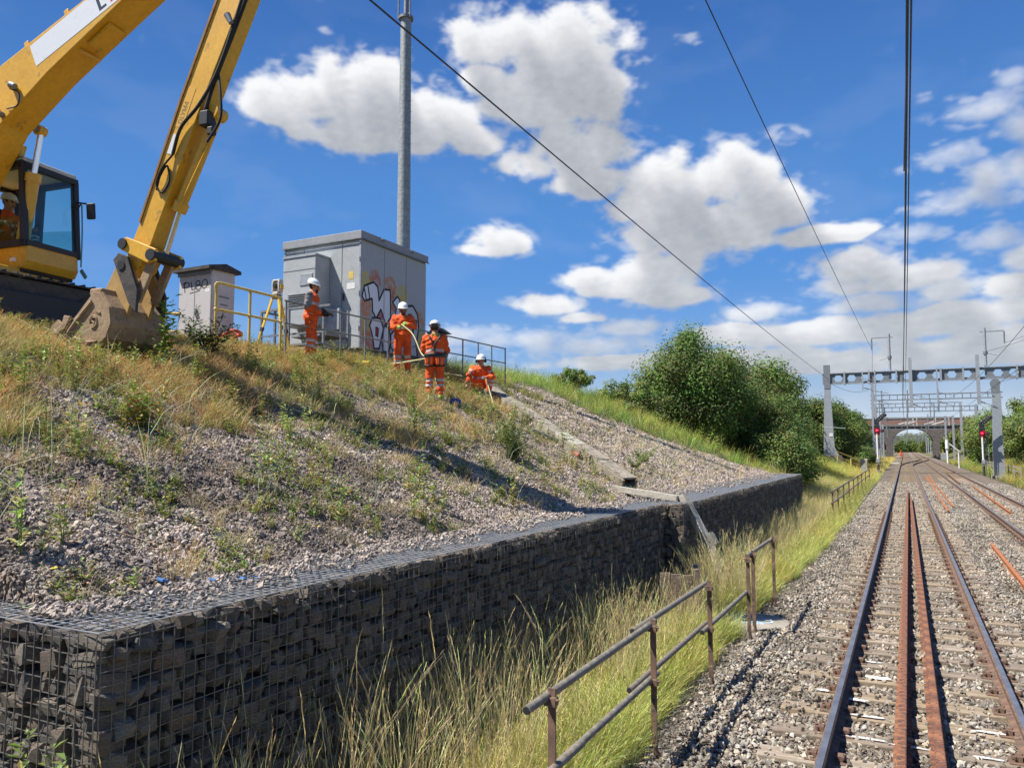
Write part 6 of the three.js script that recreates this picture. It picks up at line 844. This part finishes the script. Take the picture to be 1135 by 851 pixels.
sow('line_side_grass', 'rough brown and green growth on the bank right of the line', [...vgreen, ...weed.slice(0, 2)], 2200, 40, (R) => { const z = -50 - 130 * R(), x = 7.4 + 8 * R(); return [x, z, 1.4 + 0.8 * R(), fbm(x * 0.2, z * 0.1) > 0 ? [1.1, 0.85, 0.75] : [0.7, 0.9, 0.7]]; });
{ // small yellow flowers
  const T = new Tris(), R = rng(90); for (let i = 0; i < 9; i++) { const a = i / 9 * 6.283, b = a + 0.5; T.tri([0, 0.22, 0], [Math.cos(a) * 0.022, 0.225, Math.sin(a) * 0.022], [Math.cos(b) * 0.022, 0.225, Math.sin(b) * 0.022], [0.85, 0.62, 0.01]); } T.tri([-0.003, 0, 0], [0.003, 0, 0], [0, 0.22, 0], [0.15, 0.22, 0.05]); void R;
  sow('yellow_flowers', 'small yellow wild flowers dotted over the bank', [T.geo()], 70, 91, (R2) => { const x = -4.7 - 6 * R2(), z = -3 - 14 * R2(); return [x, z, 0.8 + 0.6 * R2()]; }, leafMat, 'flower');
}
// taller weeds, thistles and dead stems that break up the bank
const stemWeed = [1, 2, 3, 4].map((i) => leafy(820 + i, 13, 0.48, 0.085, 3, [[0.26, 0.36, 0.07], [0.36, 0.43, 0.10], [0.22, 0.30, 0.07], [0.46, 0.46, 0.18]], 0.10));
const deadStem = [1, 2, 3].map((i) => tuft(840 + i, 4, 0.62, 0.05, 0.0065, 1.5, 0.2, [[0.62, 0.56, 0.42], [0.50, 0.42, 0.30], [0.66, 0.60, 0.40]]));
sow('bank_tall_weeds', 'upright bright green weeds scattered through the dry grass of the bank', stemWeed, 420, 92, (R) => { const x = -4.9 - 6.9 * R(), z = -2.2 - 16 * R(); if (z < zTrough(x)) return; if (R() > 0.25 + veg(x, z) * 0.75 || fbm(x * 0.6 + 40, z * 0.6, 3) < 0.0) return; return [x, z, 0.55 + 0.7 * R(), R() < 0.3 ? [1.2, 0.95, 0.8] : [1, 1, 1]]; }, leafMat, 'weed');
sow('dead_stems', 'bent dead plant stems lying over the bank', deadStem, 520, 93, (R) => { const x = -4.8 - 7 * R(), z = -2.2 - 24 * R(); if (z < zGreen(x)) return; return [x, z, 0.5 + 0.9 * R()]; });
// single plants that stand out
function plant(name, label, pos, geos, group) { const t = thing(name, label, 'plant', pos, 0, group); geos.forEach(([n, g, m]) => { const o = mesh(t, n, g, m || leafMat); void o; }); return t; }
const gcol = [[0.14, 0.20, 0.05], [0.19, 0.25, 0.07], [0.10, 0.15, 0.04]];
plant('leafy_shrub', 'bushy waist-high green plant growing on the stones below the trough', onBank(-6.35, -12.5), [['foliage', leafy(801, 60, 0.85, 0.085, 20, gcol, 0.42)]], 'plants on the bank');
plant('leafy_shrub', 'small green plant at the lower edge of the trough stones', onBank(-6.0, -19.2), [['foliage', leafy(802, 30, 0.42, 0.09, 12, [[0.20, 0.30, 0.06], [0.26, 0.34, 0.08]], 0.32)]], 'plants on the bank');
plant('leafy_shrub', 'pale green plant on the stones right of the trough end', onBank(-5.7, -17.6), [['foliage', leafy(803, 26, 0.4, 0.08, 10, [[0.22, 0.30, 0.08], [0.28, 0.34, 0.12]], 0.3)]], 'plants on the bank');
plant('tall_weed', 'tall bright green weed with dark seed heads in front of the bucket', onBank(-9.75, -7.75), [['foliage', leafy(804, 22, 1.05, 0.17, 5, [[0.24, 0.36, 0.05], [0.30, 0.42, 0.08], [0.18, 0.28, 0.05]], 0.14)], ['seed_head', leafy(805, 14, 1.45, 0.03, 3, [[0.16, 0.13, 0.07], [0.22, 0.20, 0.10]], 0.26)]], 'plants on the bank');
plant('tall_weed', 'dark green weeds just right of the bucket', onBank(-10.25, -8.9), [['foliage', leafy(806, 50, 0.75, 0.11, 16, [[0.07, 0.12, 0.03], [0.11, 0.17, 0.045]], 0.55)]], 'plants on the bank');
plant('tall_weed', 'reddish green dock weed left of centre on the bank', onBank(-7.4, -5.6), [['foliage', leafy(807, 18, 0.5, 0.12, 6, [[0.24, 0.32, 0.06], [0.36, 0.20, 0.06], [0.26, 0.34, 0.07]], 0.2)]], 'plants on the bank');
plant('leafy_shrub', 'bright green nettles at the lower left corner by the gabion end', [-3.98, -0.45, -2.32], [['foliage', leafy(808, 60, 1.25, 0.10, 26, [[0.20, 0.30, 0.05], [0.28, 0.36, 0.08], [0.13, 0.2, 0.04]], 0.5)]], 'plants on the bank');
// bushes and trees: clumps of leaves round limbs
function bush(name, label, c, r, leaves, leaf, seed, cols, group) {
  const R = rng(seed), gy = H(c[0], c[2]), t = thing(name, label, 'bush', [c[0], gy, c[2]], 0, group), T = new Tris(), cy = c[1] - gy, cl = [], limbs = [];
  const nC = Math.round(40 + 16 * R()) + Math.round(leaves / 260); leaves = Math.round(leaves * 2.4);
  for (let i = 0; i < nC; i++) { const u = R() * 2 - 1, a = R() * 6.283, q = Math.sqrt(1 - u * u), k = 0.35 + 0.55 * Math.sqrt(R()), e = 1 + 0.22 * n3(Math.cos(a) * 1.6 + seed, u * 1.6, Math.sin(a) * 1.6); const y = cy + u * r[1] * k * e; if (y < 0.1) continue; cl.push([Math.cos(a) * q * r[0] * k * e, y, Math.sin(a) * q * r[2] * k * e, (0.30 + 0.20 * R()) * Math.min(r[0], r[1], r[2]), cols[(R() * cols.length) | 0].map((x) => x * (0.8 + 0.4 * R()))]); }
  for (let i = 0; i < leaves; i++) {
    const k = cl[(R() * cl.length) | 0], u = R() * 2 - 1, a = R() * 6.283, q = Math.sqrt(1 - u * u), d = Math.pow(R(), 0.45) * 1.15, p = [k[0] + Math.cos(a) * q * k[3] * d, k[1] + u * k[3] * d * 0.85, k[2] + Math.sin(a) * q * k[3] * d]; if (p[1] < 0.02) continue;
    const l = leaf * 0.86 * (0.6 + 0.8 * R()), n = V(Math.cos(a) * q + (R() - 0.5), u + 0.5 + (R() - 0.5), Math.sin(a) * q + (R() - 0.5)).normalize(), x = V(R() - 0.5, R() - 0.5, R() - 0.5).cross(n).normalize(), y = n.clone().cross(x), X = [x.x, x.y, x.z], Y = [y.x, y.y, y.z], c2 = k[4].map((v) => v * (0.75 + 0.5 * R()));
    T.tri(add3(p, X, -l * 0.5), add3(p, Y, l * 0.28), add3(p, X, l * 0.5), c2); T.tri(add3(p, X, -l * 0.5), add3(p, X, l * 0.5), add3(p, Y, -l * 0.28), c2);
  }
  for (const k of cl.slice(0, 14)) limbs.push(bar(V(k[0] * 0.12, 0, k[2] * 0.12), V(k[0] * 0.9, k[1] * 0.9, k[2] * 0.9), 0.05 + 0.03 * Math.min(3, r[1]) * 0.5, 6, 0.02));
  mesh(t, 'crown', T.geo(), leafMat); part(t, 'trunk', [bar(V(0, -0.4, 0), V(0.05, cy * 0.8, 0), 0.14, 8, 0.06)], M.timber); part(t, 'limb', limbs, M.timber);
  return t;
}
const dk = [[0.111, 0.169, 0.034], [0.143, 0.206, 0.043], [0.182, 0.237, 0.053]], md = [[0.152, 0.218, 0.046], [0.195, 0.260, 0.063], [0.128, 0.183, 0.039]], lt = [[0.17, 0.24, 0.05], [0.215, 0.28, 0.07], [0.15, 0.21, 0.05]];
const GL = 'bushes on the left bank', GR = 'bushes on the right bank';
bush('hawthorn_bush', 'large rounded dark green bush on the skyline of the left bank', [-9.3, 5.4, -38.5], [3.0, 2.5, 3.2], 21000, 0.15, 1, [...dk, md[0]], GL);
bush('hawthorn_bush', 'leafy top shoot clump above the large rounded bush', [-9.5, 7.75, -38], [0.55, 0.5, 0.55], 900, 0.13, 2, md, GL);
bush('hawthorn_bush', 'dark bush filling in below the large rounded bush, down to the verge', [-6.9, 3.4, -43], [2.4, 2.0, 3.4], 15000, 0.15, 3, dk, GL);
bush('hawthorn_bush', 'low bramble bush just behind the end of the farther gabion wall', [-5.3, 1.8, -40], [1.5, 1.5, 3.2], 9000, 0.13, 4, [...dk, md[1]], GL);
bush('bramble_bush', 'pale green brambles on the grassy bank left of the large bush', [-10.9, 4.4, -32.5], [1.7, 0.8, 2.2], 6000, 0.12, 5, lt, GL);
bush('bramble_bush', 'small pale bush on the skyline between the handrail end and the large bush', [-12.3, 5.2, -29.5], [1.0, 0.45, 1.4], 2200, 0.10, 6, lt, GL);
bush('hawthorn_bush', 'green bush behind the large one, with a ragged top', [-10.6, 6.0, -60], [4.0, 2.9, 7], 16000, 0.22, 7, md, GL);
bush('hawthorn_bush', 'dark bush low beside the verge before the gantry', [-8.6, 2.9, -58], [2.0, 2.4, 7], 12000, 0.2, 8, dk, GL);
bush('hawthorn_bush', 'tall mid green bush left of the gantry column', [-12.2, 6.0, -82], [3.6, 3.0, 7], 13000, 0.26, 9, md, GL);
bush('hawthorn_bush', 'dark rounded bush right behind the gantry left column', [-7.0, 4.2, -100], [2.7, 3.9, 9], 14000, 0.28, 10, dk, GL);
bush('hawthorn_bush', 'distant dark bush beyond the gantry column on the left', [-7.8, 4.2, -125], [3.3, 4.4, 10], 11000, 0.34, 11, [...dk, md[0]], GL);
bush('hawthorn_bush', 'distant bush by the bridge on the left', [-9.5, 3.4, -165], [4.2, 4.6, 14], 9000, 0.42, 12, md, GL);
bush('hawthorn_bush', 'mid green bush close behind the gantry left column', [-8.6, 4.6, -92], [2.6, 3.6, 5], 11000, 0.27, 14, md, GL);
bush('hawthorn_bush', 'pale bushes low by the left signal', [-5.2, 1.2, -118], [1.6, 1.5, 8], 5000, 0.26, 13, lt, GL);
[['bright green bush at the right edge above the gantry column', [16, 5.6, -95], [4, 2.6, 8], 12000, 0.28, lt], ['green bush right of the gantry column', [12.2, 3.6, -105], [3, 2.4, 8], 9000, 0.28, md], ['brownish green scrub below the right edge bushes', [12.6, 2.0, -84], [2.4, 1.6, 6], 8000, 0.24, [[0.13, 0.12, 0.04], [0.10, 0.13, 0.04], [0.15, 0.15, 0.05]]], ['bright bush behind the right signal', [10.5, 3.4, -128], [3.2, 3.0, 10], 9000, 0.32, lt], ['dark bush by the right end of the bridge', [13.5, 4.6, -165], [4.5, 4.2, 12], 9000, 0.40, md], ['tall bush behind the right gantry column', [18, 6.6, -130], [5, 3.6, 12], 9000, 0.36, md], ['scrub bush at the right edge nearest the camera', [15.5, 3.4, -76], [3, 2.2, 5], 8000, 0.24, [...md, [0.14, 0.14, 0.05]]]].forEach(([l, c, r, n, s, cols], i) => bush('scrub_bush', l, c, r, n, s, 40 + i, cols, GR));
// woodland beyond the bridge
[[-16, -260, 7], [-9, -300, 6], [12, -270, 6.5], [18, -310, 8], [-22, -340, 9], [25, -380, 9], [-12, -420, 8], [10, -440, 7], [-3, -470, 6], [4, -480, 6.5], [0, -500, 7]].forEach(([x, z, r], i) => bush('far_tree', ['distant tree beyond the bridge at the far left', 'distant tree left of the line through the arch', 'distant tree right of the line through the arch', 'distant tall tree beyond the bridge on the right', 'distant broad tree behind the left abutment', 'distant broad tree behind the right abutment', 'farthest tree left of the line', 'farthest tree right of the line', 'farthest tree closing the left of the arch view', 'farthest tree closing the right of the arch view', 'farthest tree closing the middle of the arch view'][i], [x, r * 0.7, z], [r * 0.9, r * 0.8, r], 2600, 0.8, 60 + i, md, 'trees beyond the bridge'));
console.log('plants');
renderer.render(scene, camera);
